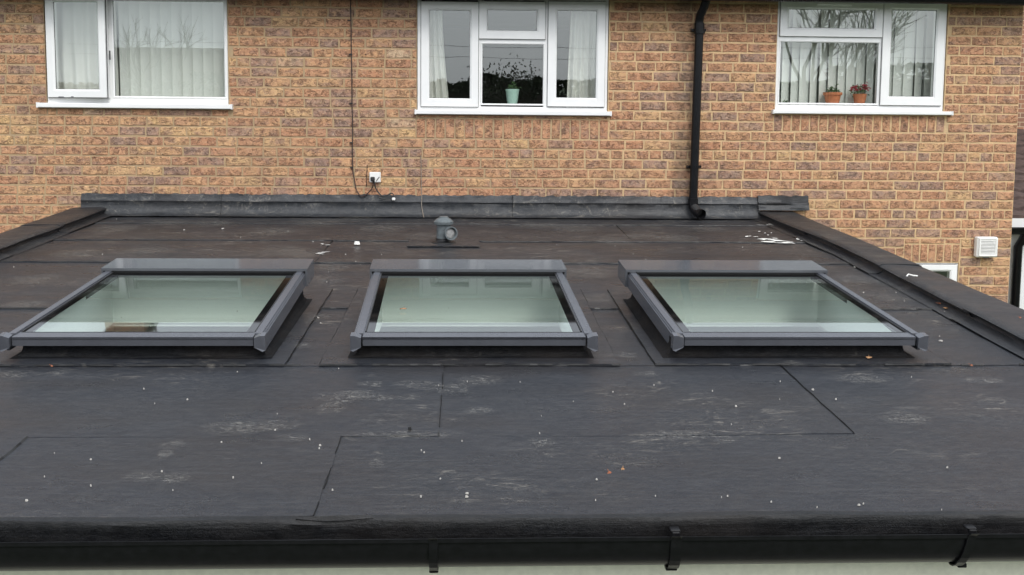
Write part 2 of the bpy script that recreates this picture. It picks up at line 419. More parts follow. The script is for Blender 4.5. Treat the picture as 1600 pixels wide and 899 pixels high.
# which ones show, and how large
def bpx(b):
    x, y, z = toimg(Vector((b[0], 0, b[1])))
    if z < 0 or not (-5 < x < 1605 and -5 < y < 480): return 0
    rx, ry = b[0], b[1]
    if -3.0 < rx < 2.7 and ry < .19: return 0
    return b[2] * b[3] / z / z
order = sorted(range(len(bricks)), key=lambda i: -bpx(bricks[i])); top = set(order[:300])
bank = {}
def bank_mesh(kind, ci, sold, half):
    key = (kind, ci, sold, half)
    if key not in bank:
        wd, ht = (.0645, .152) if sold else ((.094, BH) if half else (BW, BH))
        vs, fs = brick_mesh(wd, ht, hash(str(key)) % 1 + len(bank) * 13)
        me = bpy.data.meshes.new('brick'); me.from_pydata(vs, [], fs); me.materials.append(MATS['brick'])
        a = me.color_attributes.new('tint', 'FLOAT_COLOR', 'CORNER'); col = PAL[kind][ci]
        for dd in a.data: dd.color = (*col, 1)
        bm = bmesh.new(); bm.from_mesh(me); bmesh.ops.recalc_face_normals(bm, faces=bm.faces); bm.to_mesh(me); bm.free()
        bank[key] = (me, wd, ht)
    return bank[key]
rest = MB(); oh = org(house)
for i, (cx, cz, wd, ht, sold) in enumerate(bricks):
    kd, ci = pick(cx, sold); yy = random.uniform(-.0045, -.0015)
    if i in top:
        me, mw, mh = bank_mesh(kd, ci, sold, (not sold) and wd < .14)
        o = bpy.data.objects.new('brick', me); C.objects.link(o); o.parent = house
        o.location = Vector((cx, yy, cz)) - oh; o.scale = (wd / mw, 1, ht / mh)
    else:
        vs, fs = brick_mesh(wd, ht, i); rest.add([(v[0] + cx, v[1] + yy, v[2] + cz) for v in vs], fs, PAL[kd][ci])
tag(rest.build('brickwork', 'brick', house, tint=True), kind='stuff')
# mortar bed with the openings cut out
mb = MB()
xs = sorted({WALLL, WALLR} | {v for h_ in holes for v in h_[:2]}); zs = sorted({GROUND, headz + .08} | {v for h_ in holes for v in h_[2:]})
for xa, xb in zip(xs, xs[1:]):
    for za, zb in zip(zs, zs[1:]):
        xm, zm = (xa + xb) / 2, (za + zb) / 2
        if any(h_[0] < xm < h_[1] and h_[2] < zm < h_[3] for h_ in holes): continue
        mb.box(xa, xb, .0015, .10, za, zb)
mb.build('mortar_wall', 'mortar', house)

# ------------------------------------------------------------ windows
def rectring(m, x0, x1, z0, z1, wd, yf, yb, bev=.006, X=None, step=.0):
    prof = [(0, yb), (0, yf + .002), (.002, yf), (wd - bev * 2.2, yf), (wd, yf + bev * 1.6), (wd, yb)]
    return m.ring(x0, x1, z0, z1, prof, X)
def pane(win, x0, x1, z0, z1, y, X=None):
    def q(a, b, c_): v = Vector((a, b, c_)); return X(v) if X else v
    g = MB(); g.box(x0, x1, y, y + .004, z0, z1, X); 
    g = MB().add([q(x0, y, z0), q(x1, y, z0), q(x1, y, z1), q(x0, y, z1)], [(0, 1, 2, 3)])
    g.build('pane', 'window_glass', win)
    r_ = MB(); r_.ring(x0 - .004, x1 + .004, z0 - .004, z1 + .004, [(0, y - .004), (.006, y - .004), (.006, y + .001), (0, y + .001)], X); r_.build('glazing_gasket', 'gasket', win)
def sash(win, x0, x1, z0, z1, wd, yf, X=None):
    m = MB(); rectring(m, x0, x1, z0, z1, wd, yf, yf + .055, .006, X); m.build('sash', 'upvc', win)
    m = MB(); m.ring(x0 - .0035, x1 + .0035, z0 - .0035, z1 + .0035, [(0, yf + .016), (.005, yf + .016), (.005, yf + .024), (0, yf + .024)], X); m.build('sash_seal', 'gasket', win)
    pane(win, x0 + wd, x1 - wd, z0 + wd, z1 - wd, yf + .016, X)
def frame_bars(win, x0, x1, z0, z1, wl, wt, wb, vbars=(), hbars=(), yf=.012):
    m = MB()
    m.bevbox(x0, x0 + wl, yf, .085, z0, z1, .003); m.bevbox(x1 - wl, x1, yf, .085, z0, z1, .003)
    m.bevbox(x0 + wl - .003, x1 - wl + .003, yf + .001, .085, z0, z0 + wb, .003); m.bevbox(x0 + wl - .003, x1 - wl + .003, yf + .001, .085, z1 - wt, z1, .003)
    for (a, b) in vbars: m.bevbox(a, b, yf + .0015, .085, z0 + wb - .004, z1 - wt + .004, .003)
    for (a, b, c_, d) in hbars: m.bevbox(a - .003, b + .003, yf + .0005, .085, c_, d, .003)
    m.build('frame', 'upvc', win)
def sill(win, x0, x1, z0, z1, yo=-.045):
    m = MB(); m.bevbox(x0, x1, yo, .03, z0, z1 + .003, .004); m.build('sill', 'upvc', win)
    m = MB(); m.bevbox(x0 - .004, x0 + .008, yo - .004, .0, z0 - .003, z1 + .006, .002); m.build('sill_end_cap', 'upvc', win); m = MB(); m.bevbox(x1 - .008, x1 + .004, yo - .004, .0, z0 - .003, z1 + .006, .002); m.build('sill_end_cap', 'upvc', win)
def rz(px, py): q = W(px, py, .012); return q.x, q.z
YF = -.006
# left window
x0, x1, z0, z1 = WL
wl = tag(empty('window', ((x0 + x1) / 2, 0, z0), house), 'white window with its left casement ajar and a net curtain')
mul = (rz(169, 100)[0], rz(176, 100)[0])
frame_bars(wl, x0, x1, z0, z1, .022, .03, .045, [mul])
sill(wl, *sillx[0], sillb[0], z0)
px0, px1, pz0, pz1 = mul[1], x1 - .026, rz(260, 151.5)[1], rz(260, 2)[1]
m = MB(); rectring(m, px0 - .002, px1 + .012, pz0 - .012, pz1 + .012, .014, .010, .05, .004); m.build('glazing_bead', 'upvc', wl)
pane(wl, px0 + .012, px1, pz0, pz1, .022)
hx, hz = x0 + .012, 0; ang = R(7)
def cas(v):
    d = Vector((v.x - hx, v.y + .01, 0)); return Vector((hx + d.x * math.cos(ang) + d.y * math.sin(ang), -.012 - d.x * math.sin(ang) + d.y * math.cos(ang), v.z))
sash(wl, hx, hx + .475, rz(120, 152)[1] - .004, z1 - .026, .063, -.012, cas)
m = MB(); m.bevbox(x0 + .10, x0 + .17, -.03, .0, z0 + .046, z0 + .054, .001); m.bevbox(x0 + .20, x0 + .22, -.04, .0, z0 + .048, z0 + .056, .001); m.build('stay', 'tv_metal', wl)
m = MB(); m.tube([(hx + .49, -.028, rz(167, 80)[1]), (hx + .49, -.028, rz(167, 94)[1])], .006, 6); m.build('handle', 'gasket', wl)
# middle window
x0, x1, z0, z1 = WM
wm = tag(empty('window', ((x0 + x1) / 2, 0, z0), house), 'white three part window with a dark room behind and white curtains at both sides')
m1 = (rz(746.5, 100)[0], rz(752, 100)[0]); m2 = (rz(849.5, 100)[0], rz(857, 100)[0])
tz = (rz(800, 68)[1], rz(800, 61.5)[1])
frame_bars(wm, x0, x1, z0, z1, .03, .02, .035, [m1, m2], [(m1[1], m2[0], tz[0], tz[1])])
sill(wm, *sillx[1], sillb[1], z0)
sash(wm, rz(658, 90)[0], m1[0] + .004, rz(700, 167)[1], rz(700, 3)[1], .066, YF)
sash(wm, m2[1] - .006, rz(945, 90)[0], rz(900, 167)[1], rz(900, 3)[1], .070, YF)
sash(wm, m1[0] + .008, m2[0] + .008, tz[1] + .0, rz(800, 3)[1], .066, YF)
fx0, fx1, fz0, fz1 = rz(753.5, 100)[0], rz(849, 100)[0], rz(800, 162.5)[1], rz(800, 69.5)[1]
m = MB(); rectring(m, fx0 - .012, fx1 + .012, fz0 - .012, fz1 + .012, .013, .009, .05, .003); m.build('glazing_bead', 'upvc', wm)
pane(wm, fx0, fx1, fz0, fz1, .022)
# right window
x0, x1, z0, z1 = WR
wr = tag(empty('window', ((x0 + x1) / 2, 0, z0), house), 'white window with a top light, a side casement and two red flower pots inside')
m1r = (rz(1374.5, 100)[0], rz(1383, 100)[0]); tzr = (rz(1300, 65.5)[1], rz(1300, 58)[1])
frame_bars(wr, x0, x1, z0, z1, .03, .02, .045, [m1r], [(x0 + .03, m1r[0], tzr[0], tzr[1])])
sill(wr, *sillx[2], sillb[2], z0)
sash(wr, x0 + .018, m1r[0] + .006, tzr[1], rz(1300, 2)[1], .068, YF)
sash(wr, m1r[0] + .012, rz(1474, 90)[0] - .006, rz(1425, 165)[1], rz(1425, 2)[1], .070, YF)
gx0, gx1, gz0, gz1 = rz(1219, 100)[0], rz(1372, 100)[0], rz(1300, 161.5)[1], rz(1300, 66.5)[1]
m = MB(); rectring(m, gx0 - .012, gx1 + .012, gz0 - .012, gz1 + .012, .013, .009, .05, .003); m.build('glazing_bead', 'upvc', wr)
pane(wr, gx0, gx1, gz0, gz1, .022)
m = MB(); a_, b_ = rz(1275, 8), rz(1330, 4); m.bevbox(a_[0], b_[0], YF - .014, YF + .002, a_[1] - .003, b_[1] + .006, .004); m.build('trickle_vent', 'upvc', wr)
# small window low on the right, mostly behind the kerb
x0, x1, z0, z1 = SMALL
ws = tag(empty('window', ((x0 + x1) / 2, 0, z0), house), 'small white window low down behind the roof kerb')
frame_bars(ws, x0, x1, z0, z1, .02, .02, .03); sash(ws, x0 + .016, x1 - .016, z0 + .03, z1 - .016, .055, YF)
# the rooms behind the panes (open boxes)
def room(x0, x1, z0, z1, dep, mat):
    m = MB(); vs = [(x, y, z) for z in (z0, z1) for y in (.086, dep) for x in (x0, x1)]
    m.add(vs, [(0, 2, 3, 1), (4, 5, 7, 6), (2, 6, 7, 3), (0, 4, 6, 2), (1, 3, 7, 5)]); return m.build('room', mat, house)
room(WL[0] - .3, WL[1] + .3, WL[2] - .02, headz, 2.2, 'plaster')
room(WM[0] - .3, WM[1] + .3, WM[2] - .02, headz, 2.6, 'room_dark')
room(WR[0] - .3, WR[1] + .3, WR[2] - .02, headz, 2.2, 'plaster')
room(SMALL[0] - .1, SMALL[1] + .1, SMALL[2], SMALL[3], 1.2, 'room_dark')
# eaves: soffit, gutter, tiled roof at a shallow pitch, chimney
m = MB(); m.box(WALLL - .3, WALLR + .12, -.15, .1, headz + .012, headz + .03); m.build('soffit', 'dark_soffit', house)
m = MB(); m.box(WALLL - .3, WALLR + .12, -.172, -.152, headz + .004, headz + .10); m.build('fascia', 'dark_soffit', house)
def gutter_bm(x0, x1, yc, zt, r_, th=.004, seg=12, X=None, sq=1.05):
    m = MB(); vs = []; prof = []
    for i in range(seg + 1):
        a = math.pi + math.pi * i / seg; prof.append((yc + r_ * math.cos(a), zt + r_ * math.sin(a) * sq))
    prof = [(prof[0][0] - .006, prof[0][1] + .004), (prof[0][0] - .006, prof[0][1] - .006)] + prof
    inn = [(y + (yc - y) * th / r_, z + (zt - z) * th / r_ if z < zt else z) for (y, z) in prof]
    loop = prof + inn[::-1]; k = len(loop)
    for x in (x0, x1):
        for (y, z) in loop: q = Vector((x, y, z)); vs.append(X(q) if X else q)
    m.add(vs, [(j, (j + 1) % k, k + (j + 1) % k, k + j) for j in range(k)] + [tuple(range(k)), tuple(range(k, 2 * k))[::-1]]); return m
gutter_bm(WALLL - .3, WALLR + .14, -.22, headz + .012, .045).build('gutter', 'black_plastic', house, smooth=True)
PITCH = R(19); m = MB(); rows = 14; cols = 1
rl = 4.0
def rt(x, s_, h_): return Vector((x, -.20 + s_ * math.cos(PITCH) - h_ * math.sin(PITCH), headz + .09 + s_ * math.sin(PITCH) + h_ * math.cos(PITCH)))
rf = empty('roof', (0, -.38, headz + .13), house)
for i in range(rows):
    s0 = rl / rows * i; s1 = s0 + rl / rows + .04
    vs = [rt(x, s_, h_) for h_ in (0, .014) for (s_, x) in ((s0, WALLL - .35), (s0, WALLR + .15), (s1, WALLR + .15), (s1, WALLL - .35))]
    vs = [v + Vector((0, 0, .018 if j in (0, 1, 4, 5) else 0)) for j, v in enumerate(vs)]
    mm = MB().add(vs, [(0, 3, 2, 1), (4, 5, 6, 7), (0, 1, 5, 4), (1, 2, 6, 5), (2, 3, 7, 6), (3, 0, 4, 7)]); mm.build('tile_row', 'roof_tile', rf)
# ------------------------------------------------------------ blinds and curtains
def blind(name, label, x0, x1, z0, z1, y, pitch, seed, grp='vertical blinds behind the windows'):
    rnd = random.Random(seed); e = tag(empty(name, ((x0 + x1) / 2, y, z0)), label, 'blind', grp)
    m = MB(); m.box(x0, x1, y - .015, y + .015, z1, z1 + .03); m.build('head_rail', 'white_plastic', e)
    k = int((x1 - x0) / pitch)
    for i in range(k):
        cx = x0 + pitch * (i + .5); aa = R(rnd.uniform(12, 34)); hw = pitch * .56; tw = rnd.uniform(-.1, .1)
        vs = []; nrow = 5
        for j in range(nrow):
            t = j / (nrow - 1); a2 = aa + tw * (1 - t); z = z1 + (z0 + .004 - z1) * t
            for s_ in (-1, -.33, .33, 1):
                vs.append((cx + s_ * hw * math.cos(a2), y + s_ * hw * math.sin(a2) + (1 - s_ * s_) * .006, z))
        m = MB().add(vs, [(j * 4 + q, j * 4 + q + 1, (j + 1) * 4 + q + 1, (j + 1) * 4 + q) for j in range(nrow - 1) for q in range(3)])
        m.build('slat', 'blind_fabric', e, smooth=True)
blind('vertical_blind', 'off white vertical blind behind the wide left window pane', rz(176, 9)[0], WL[1] + .02, WL[2] + .03, headz - .02, .16, .082, 3)
blind('vertical_blind', 'off white vertical blind behind the big lower pane of the right window', WR[0] + .01, m1r[0] + .03, WR[2] + .03, headz - .02, .17, .078, 5)
blind('vertical_blind', 'off white vertical blind behind the narrow right casement of the right window', m1r[1] + .05, WR[1] + .0, WR[2] + .03, headz - .02, .17, .085, 8)
def curtain(label, xt0, xt1, xb0, xb1, z0, z1, y, folds, amp=.018, bend=None):
    m = MB(); nx, nzz = 60, 16; vs = []
    for j in range(nzz):
        t = j / (nzz - 1); 
        for i in range(nx):
            u = i / (nx - 1); tt = t ** 1.6 if bend else t
            x = (xt0 + (xb0 - xt0) * tt) * (1 - u) + (xt1 + (xb1 - xt1) * tt) * u
            if bend and t > .9: x -= (t - .9) * bend * u
            vs.append((x, y + math.sin(u * folds * 6.283 + math.sin(t * 3) * .4) * amp * (.6 + .4 * t) + nz(u * 5, t * 3) * .01, z1 + (z0 - z1) * t))
    m.add(vs, [(j * nx + i, j * nx + i + 1, (j + 1) * nx + i + 1, (j + 1) * nx + i) for j in range(nzz - 1) for i in range(nx - 1)])
    o = m.build('curtain', 'curtain_fabric', None, smooth=True); tag(o, label, 'curtain', 'curtains behind the windows'); return o
curtain('white net curtain in broad folds behind the open left casement', WL[0] + .02, mul[0] + .02, WL[0] + .02, mul[0] + .03, WL[2] + .02, headz - .02, .15, 5, .02)
curtain('cream curtain hanging at the left side of the middle window, widening downwards', W(664, 5, .15).x, W(690.5, 10, .15).x, W(664, 150, .15).x, W(703, 152, .15).x, WM[2] + .02, headz - .02, .15, 3.5, .02, .08)
curtain('white curtain hanging at the right side of the middle window', W(893, 10, .15).x, W(944, 10, .15).x, W(885, 150, .15).x, W(944, 150, .15).x, WM[2] + .02, headz - .02, .15, 5, .02)
# ------------------------------------------------------------ flower pots on the inner sills
def pot(name, label, cat, x, y, z, prof, mat, plant):
    e = tag(empty(name, (x, y, z)), label, cat, 'potted plants inside the windows'); MB().lathe(prof, (x, y, z), 20).build('pot', mat, e, smooth=True)
    MB().lathe([(prof[-1][0] * .9, prof[-1][1] - .012), (.001, prof[-1][1] - .010)], (x, y, z), 14).build('soil', 'room_dark', e)
    for nm, mt, items in plant:
        m = MB()
        for (cx, cz, n_, sp, sz) in items:
            for _ in range(n_):
                c_ = Vector((x + cx + random.gauss(0, sp), y + random.gauss(0, sp * .7), z + cz + random.gauss(0, sp * .8)))
                u = Vector((random.gauss(0, 1), random.gauss(0, 1), random.gauss(0, 1))).normalized(); v = u.orthogonal().normalized()
                m.add([c_ - u * sz, c_ + v * sz * .5, c_ + u * sz, c_ - v * sz * .5], [(0, 1, 2, 3)])
        m.build(nm, mt, e)
    return e
q = rz(800.5, 163); mpz = q[1]
pot('potted_plant', 'mint green pot with a small succulent inside the middle window', 'pot plant', W(800.5, 160, .10).x, .10, mpz - .004, [(.038, 0), (.046, .05), (.053, .11), (.056, .112), (.056, .125), (.050, .125)], 'mint_glaze',
    [('leaves', 'leaf_green', [(0, .145, 60, .018, .012), (-.02, .15, 20, .008, .01)])])
zz = rz(1300, 162)[1] - .003
pot('potted_plant', 'wide terracotta pot with a few dark leaves behind the right window', 'pot plant', W(1300.5, 160, .10).x, .10, zz, [(.052, 0), (.066, .072), (.075, .074), (.077, .095), (.068, .095)], 'terracotta',
    [('leaves', 'leaf_green', [(-.02, .118, 40, .013, .014), (.03, .112, 30, .012, .012), (0, .105, 30, .02, .012)])])
pot('potted_plant', 'terracotta pot of crimson flowers right of the wide pot', 'pot plant', W(1343, 160, .10).x, .10, zz, [(.04, 0), (.055, .08), (.058, .085), (.052, .085)], 'terracotta',
    [('leaves', 'leaf_green', [(0, .105, 120, .035, .014)]), ('flowers', 'petal_red', [(-.042, .135, 60, .016, .013), (.04, .14, 60, .016, .013), (0, .125, 20, .014, .012)])])
pot('potted_plant', 'tiny dark plant sprig at the bottom left corner of the right window', 'pot plant', W(1227, 160, .07).x, .07, zz, [(.01, 0), (.014, .012), (.012, .012)], 'gasket', [('leaves', 'leaf_green', [(0, .012, 26, .010, .009)])])

# ------------------------------------------------------------ extension under the flat roof
XL, XR, XLO, XRO, VF = -2.87, 2.41, -3.12, 2.66, -5.63
ext = tag(empty('extension', (0, -2.8, GROUND)), 'single storey extension with a black felt flat roof and cream rendered wall', 'extension')
RROT = (SLOPE, 0, 0)
# roof pieces are modelled in the sloping roof frame (x, v, h); X() maps them to the world
RX = lambda q: RP(q.x, q.y, q.z)
# rooflight rectangles (x0, x1) and common v range, kerb outline
V0 = -4.165; EPS = R(5.3); GH = .098; T = 1.235; TC = .27
def gl_x(px, py):
    # x on the glazing plane of a pixel
    d = pray(px, py); gn = (Matrix.Rotation(SLOPE + EPS, 3, 'X') @ Vector((0, 0, 1))); o_ = RP(0, V0, GH)
    return (CAM + d * ((o_ - CAM).dot(gn) / d.dot(gn))).x
RLX = []
for (fl, fr_, bl, br) in (((-3, 531), (409, 531), (167, 421), (480, 421)), ((549.5, 531), (932, 531), (583, 421), (880, 421)), ((1057, 531), (1451, 531), (977, 421), (1283, 423))):
    A = (gl_x(*fl), gl_x(*fr_), gl_x(*bl), gl_x(*br)); RLX.append((A[0] * .5 + A[2] * .5, A[1] * .5 + A[3] * .5, A))
print('rooflights', RLX)
VK0, VK1 = V0 + .042, V0 + T * math.cos(EPS) - .02      # kerb, in v
def g_t(px, py, off=0.0):
    d = pray(px, py); gn = Matrix.Rotation(SLOPE + EPS, 3, 'X') @ Vector((0, 0, 1)); gv = Matrix.Rotation(SLOPE + EPS, 3, 'X') @ Vector((0, 1, 0)); o_ = RP(0, V0, GH)
    P = CAM + d * ((o_ + gn * off - CAM).dot(gn) / d.dot(gn)); return (P - o_).dot(gv)
T = g_t(740, 405.5, .020) - .012; TC = T - g_t(740, 421, .020); VK1 = V0 + T * math.cos(EPS) - .02; print('T', T, TC)
kerbs = [(a + .022, b - .022, VK0, VK1) for a, b, _ in RLX]
def und(x, v): return .0035 * nz(x * 1.3, v * 1.1, 2) + .0016 * nz(x * 4, v * 5, 7)
def sheet(name, mat, x0, x1, v0, v1, zb, zf, holes_=(), parent=ext, jit=.003, thick=.007, sx=.05, sv=.06, side=0.0, seed=0):
    """felt laid in the roof frame: v1 = upper edge (under the next lap), v0 = lower edge (lapping)"""
    def brk(a, b, st, extra):
        pts = sorted({a, b} | {e for e in extra if a < e < b}); out = []
        for p0, p1 in zip(pts, pts[1:]):
            n_ = max(1, int(round((p1 - p0) / st))); out += [p0 + (p1 - p0) * i / n_ for i in range(n_)]
        return out + [b]
    xs = brk(x0, x1, sx, [e for h_ in holes_ for e in h_[:2]]); vs_ = brk(v0, v1, sv, [e for h_ in holes_ for e in h_[2:4]])
    V = []; F = []
    for j, v in enumerate(vs_):
        for i, x in enumerate(xs):
            t = (v - v0) / (v1 - v0); z = zf + (zb - zf) * t + und(x, v) + side * (x - x0) / (x1 - x0)
            xx, vv = x, v
            if j == 0: vv += nz(x * 6, seed, 1) * jit * 1.6 + random.uniform(-jit, jit) * .25
            if i in (0, len(xs) - 1): xx += nz(v * 6, seed, 4) * jit * 1.6
            V.append(RP(xx, vv, z))
    nx = len(xs); key = {}
    for j in range(len(vs_) - 1):
        for i in range(nx - 1):
            xm, vm = (xs[i] + xs[i + 1]) / 2, (vs_[j] + vs_[j + 1]) / 2
            if any(h_[0] < xm < h_[1] and h_[2] < vm < h_[3] for h_ in holes_): continue
            F.append((j * nx + i, j * nx + i + 1, (j + 1) * nx + i + 1, (j + 1) * nx + i))
    cnt = {}
    for f in F:
        for a, b in zip(f, f[1:] + f[:1]): cnt[(min(a, b), max(a, b))] = cnt.get((min(a, b), max(a, b)), 0) + 1
    low = {}; F2 = []
    for (a, b), c_ in cnt.items():
        if c_ == 1:
            for q_ in (a, b):
                if q_ not in low: low[q_] = len(V); V.append(V[q_] - rn * thick)
            F2.append((a, b, low[b], low[a]))
    used = sorted({i for f in F + F2 for i in f}); mp = {u: i for i, u in enumerate(used)}
    m = MB().add([V[u] for u in used], [tuple(mp[i] for i in f) for f in F + F2]); return m.build(name, mat, parent, smooth=True)
# structural deck under the felt, with openings
dh = [(a - .0, b + .0, c_, d) for a, b, c_, d in kerbs]
def slab(name, mat, x0, x1, v0, v1, h0, h1, hh, parent):
    xs = sorted({x0, x1} | {e for h_ in hh for e in h_[:2]}); vs_ = sorted({v0, v1} | {e for h_ in hh for e in h_[2:4]}); m = MB()
    for a, b in zip(xs, xs[1:]):
        for c_, d in zip(vs_, vs_[1:]):
            if any(h_[0] < (a + b) / 2 < h_[1] and h_[2] < (c_ + d) / 2 < h_[3] for h_ in hh): continue
            m.box(a, b, c_, d, h0, h1, RX)
    return m.build(name, mat, parent)
slab('roof_deck', 'bitumen', XLO + .01, XRO - .01, VF + .012, 0.0, -.05, -.009, dh, ext)
slab('ceiling', 'ceiling_paint', XL, XR, VF + .2, 0.0, -.12, -.10, dh, ext)
rowsv = [0.03, -.42, -1.22, -2.03, -3.25, -4.235, -5.03, VF + .012]
laps = {1: [1.14], 2: [-.92], 3: [], 4: [], 5: [-.09, 1.25], 6: [-1.37, -.395]}
for i, (va, vb) in enumerate(zip(rowsv, rowsv[1:])):
    ex = [XL - .01] + laps.get(i, []) + [XR + .01]
    for j, (a, b) in enumerate(zip(ex, ex[1:])):
        sheet('felt_sheet', 'felt', a - (.05 if j else 0), b, vb, va + (.05 if 0 < i < 6 else 0), (-.002 if i < 6 else .0012), (.004, .004, .004, .003, .0015, .0012, .0012)[i], dh, jit=.003 if i != 5 else 0.0, side=.002 if j < len(ex) - 2 else 0, seed=i * 10 + j)
# felt collars dressed round each rooflight
for i, (a, b, c_, d) in enumerate(kerbs):
    mg = [(.18, .105), (.14, .13), (.085, .15)][i]
    sheet('felt_collar', 'felt', a - mg[0], b + mg[1], -4.238, d + .30, .008, .010, [(a, b, c_, d)], seed=50 + i, thick=.009)
sheet('felt_patch', 'felt', -.40, .08, -1.47, -1.1, .010, .012, seed=70)
# bitumen that bled out along the laps
m = MB()
def bead(P0, P1, w_=.0035, seed=0, skip=.25, h_=.002):
    n_ = int((Vector(P1) - Vector(P0)).length / .03) + 1
    for i in range(n_):
        if nz(i * .23, seed, 9) < -.9 + skip: continue
        for s_ in (0, 1):
            pass
        a = [P0[0] + (P1[0] - P0[0]) * (i / n_), P0[1] + (P1[1] - P0[1]) * (i / n_)]; b = [P0[0] + (P1[0] - P0[0]) * ((i + 1) / n_), P0[1] + (P1[1] - P0[1]) * ((i + 1) / n_)]
        ww = w_ * (1 + .8 * nz(i * .7, seed, 3)); dx, dv = b[0] - a[0], b[1] - a[1]; L = math.hypot(dx, dv); nxx, nv = -dv / L * ww, dx / L * ww
        j0 = nz(a[0] * 9, a[1] * 9, seed) * .004; j1 = nz(b[0] * 9, b[1] * 9, seed) * .004
        ax, av, bx, bv = a[0] + (j0 if abs(dv) > abs(dx) else 0), a[1] + (j0 if abs(dx) >= abs(dv) else 0), b[0] + (j1 if abs(dv) > abs(dx) else 0), b[1] + (j1 if abs(dx) >= abs(dv) else 0)
        vs = [RP(ax - nxx, av - nv, h_ + und(ax, av)), RP(bx - nxx, bv - nv, h_ + und(bx, bv)), RP(bx, bv, h_ + .006 + und(bx, bv)), RP(ax, av, h_ + .006 + und(ax, av)), RP(ax + nxx, av + nv, h_ + und(ax, av)), RP(bx + nxx, bv + nv, h_ + und(bx, bv))]
        m.add(vs, [(0, 1, 2, 3), (3, 2, 5, 4)])
for i, vb in enumerate(rowsv[1:-1]):
    xs_ = [XL]; 
    for (a, b, c_, d) in kerbs:
        if c_ < vb < d: xs_ += [a - .1, b + .1]
    xs_.append(XR)
    if i == 5: xs_ = [-.42, -.06]
    for a, b in zip(xs_[::2], xs_[1::2]): bead((a, vb), (b, vb), .0022, i, .3 if i < 4 else 1.0, .0005)
for i, L_ in laps.items():
    for x in L_: bead((x, rowsv[i]), (x, rowsv[i + 1]), .0018 if x > -1.3 else .005, 20 + i, (.75 if x < 0 else .1) if x > -1.3 else .1, .001)
for i, (a, b, c_, d) in enumerate(kerbs):
    mg = [(.18, .105), (.14, .13), (.085, .15)][i]
    bead((a - mg[0], -4.24), (a - mg[0], d + .3), .0026, 30 + i, .2, .004); bead((b + mg[1], -4.24), (b + mg[1], d + .3), .0026, 35 + i, .2, .004)
    bead((a - mg[0], -4.24), (b + mg[1], -4.24), .0018, 40 + i, .8, .004)
bead((XL, -.45), (XL + .3, -.45), .003, 3)
m.build('lap_bead', 'bitumen', ext)
# kerbs (raised felt-covered edges) with a soft roll towards the roof
def kerb_strip(x_in, x_out, sgn, va, vb, seed, lift=0.0):
    prof = [(-.085, .004), (-.035, .007), (-.008, .018), (-.002, .032), (-.022, .040), (-.027, .051), (-.014, .060), (.015, .063), (.06, .062), (.15, .060)]
    outp = [(-.02, .057), (0, .050), (.004, -.10), (.004, -.16)]
    n_ = max(2, int((vb - va) / .06)); V = []
    for j in range(n_ + 1):
        v = va + (vb - va) * j / n_
        for i, (u, h_) in enumerate(prof + outp):
            xi = x_in
            if sgn > 0:
                cv = [(0, 2.375), (-1.7, 2.45), (-2.7, 2.425), (-4.0, 2.375), (-5.7, 2.33)]
                for (v0_, a0_), (v1_, a1_) in zip(cv, cv[1:]):
                    if v1_ <= v <= v0_: xi = a0_ + (a1_ - a0_) * (v - v0_) / (v1_ - v0_)
            x = xi + sgn * u if i < len(prof) else x_out + sgn * u
            e = .004 * nz(v * 2.5, i * .6, seed) + .002 * nz(v * 9, i * .9, seed)
            V.append(RP(x + e, v, h_ + lift + .005 * nz(v * 1.7, i * .35, seed + 3) * (0 if i < 1 else 1)))
    prof = prof + outp
    k = len(prof); F = [(j * k + i, j * k + i + 1, (j + 1) * k + i + 1, (j + 1) * k + i) for j in range(n_) for i in range(k - 1)]
    nb = len(V)
    for i in range(k): V.append(V[i] - rn * .006 if i < k - 2 else V[i] + Vector((-sgn * .006, 0, 0)))
    F += [(i, i + 1, nb + i + 1, nb + i) for i in range(k - 1)]
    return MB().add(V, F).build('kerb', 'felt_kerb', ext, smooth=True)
for (xi, xo, sg, cuts) in ((XL, XLO, -1, [0.0, -.95, -1.9, -2.9, -3.9, -4.9, VF]), (XR, XRO, 1, [0.0, -1.05, -2.36, -3.53, -4.6, VF])):
    for i, (a, b) in enumerate(zip(cuts, cuts[1:])): kerb_strip(xi, xo, sg, b, a + (.07 if i else -.0), i * 3 + (11 if sg > 0 else 0), -.003 * 0 + .005 * ((len(cuts) - i) % 2))
m = MB(); m.box(XLO + .006, XL - .03, VF + .02, -.004, -.3, .045, RX); m.box(XR + .03, XRO - .006, VF + .02, -.004, -.3, .045, RX); m.build('kerb_core', 'bitumen', ext)
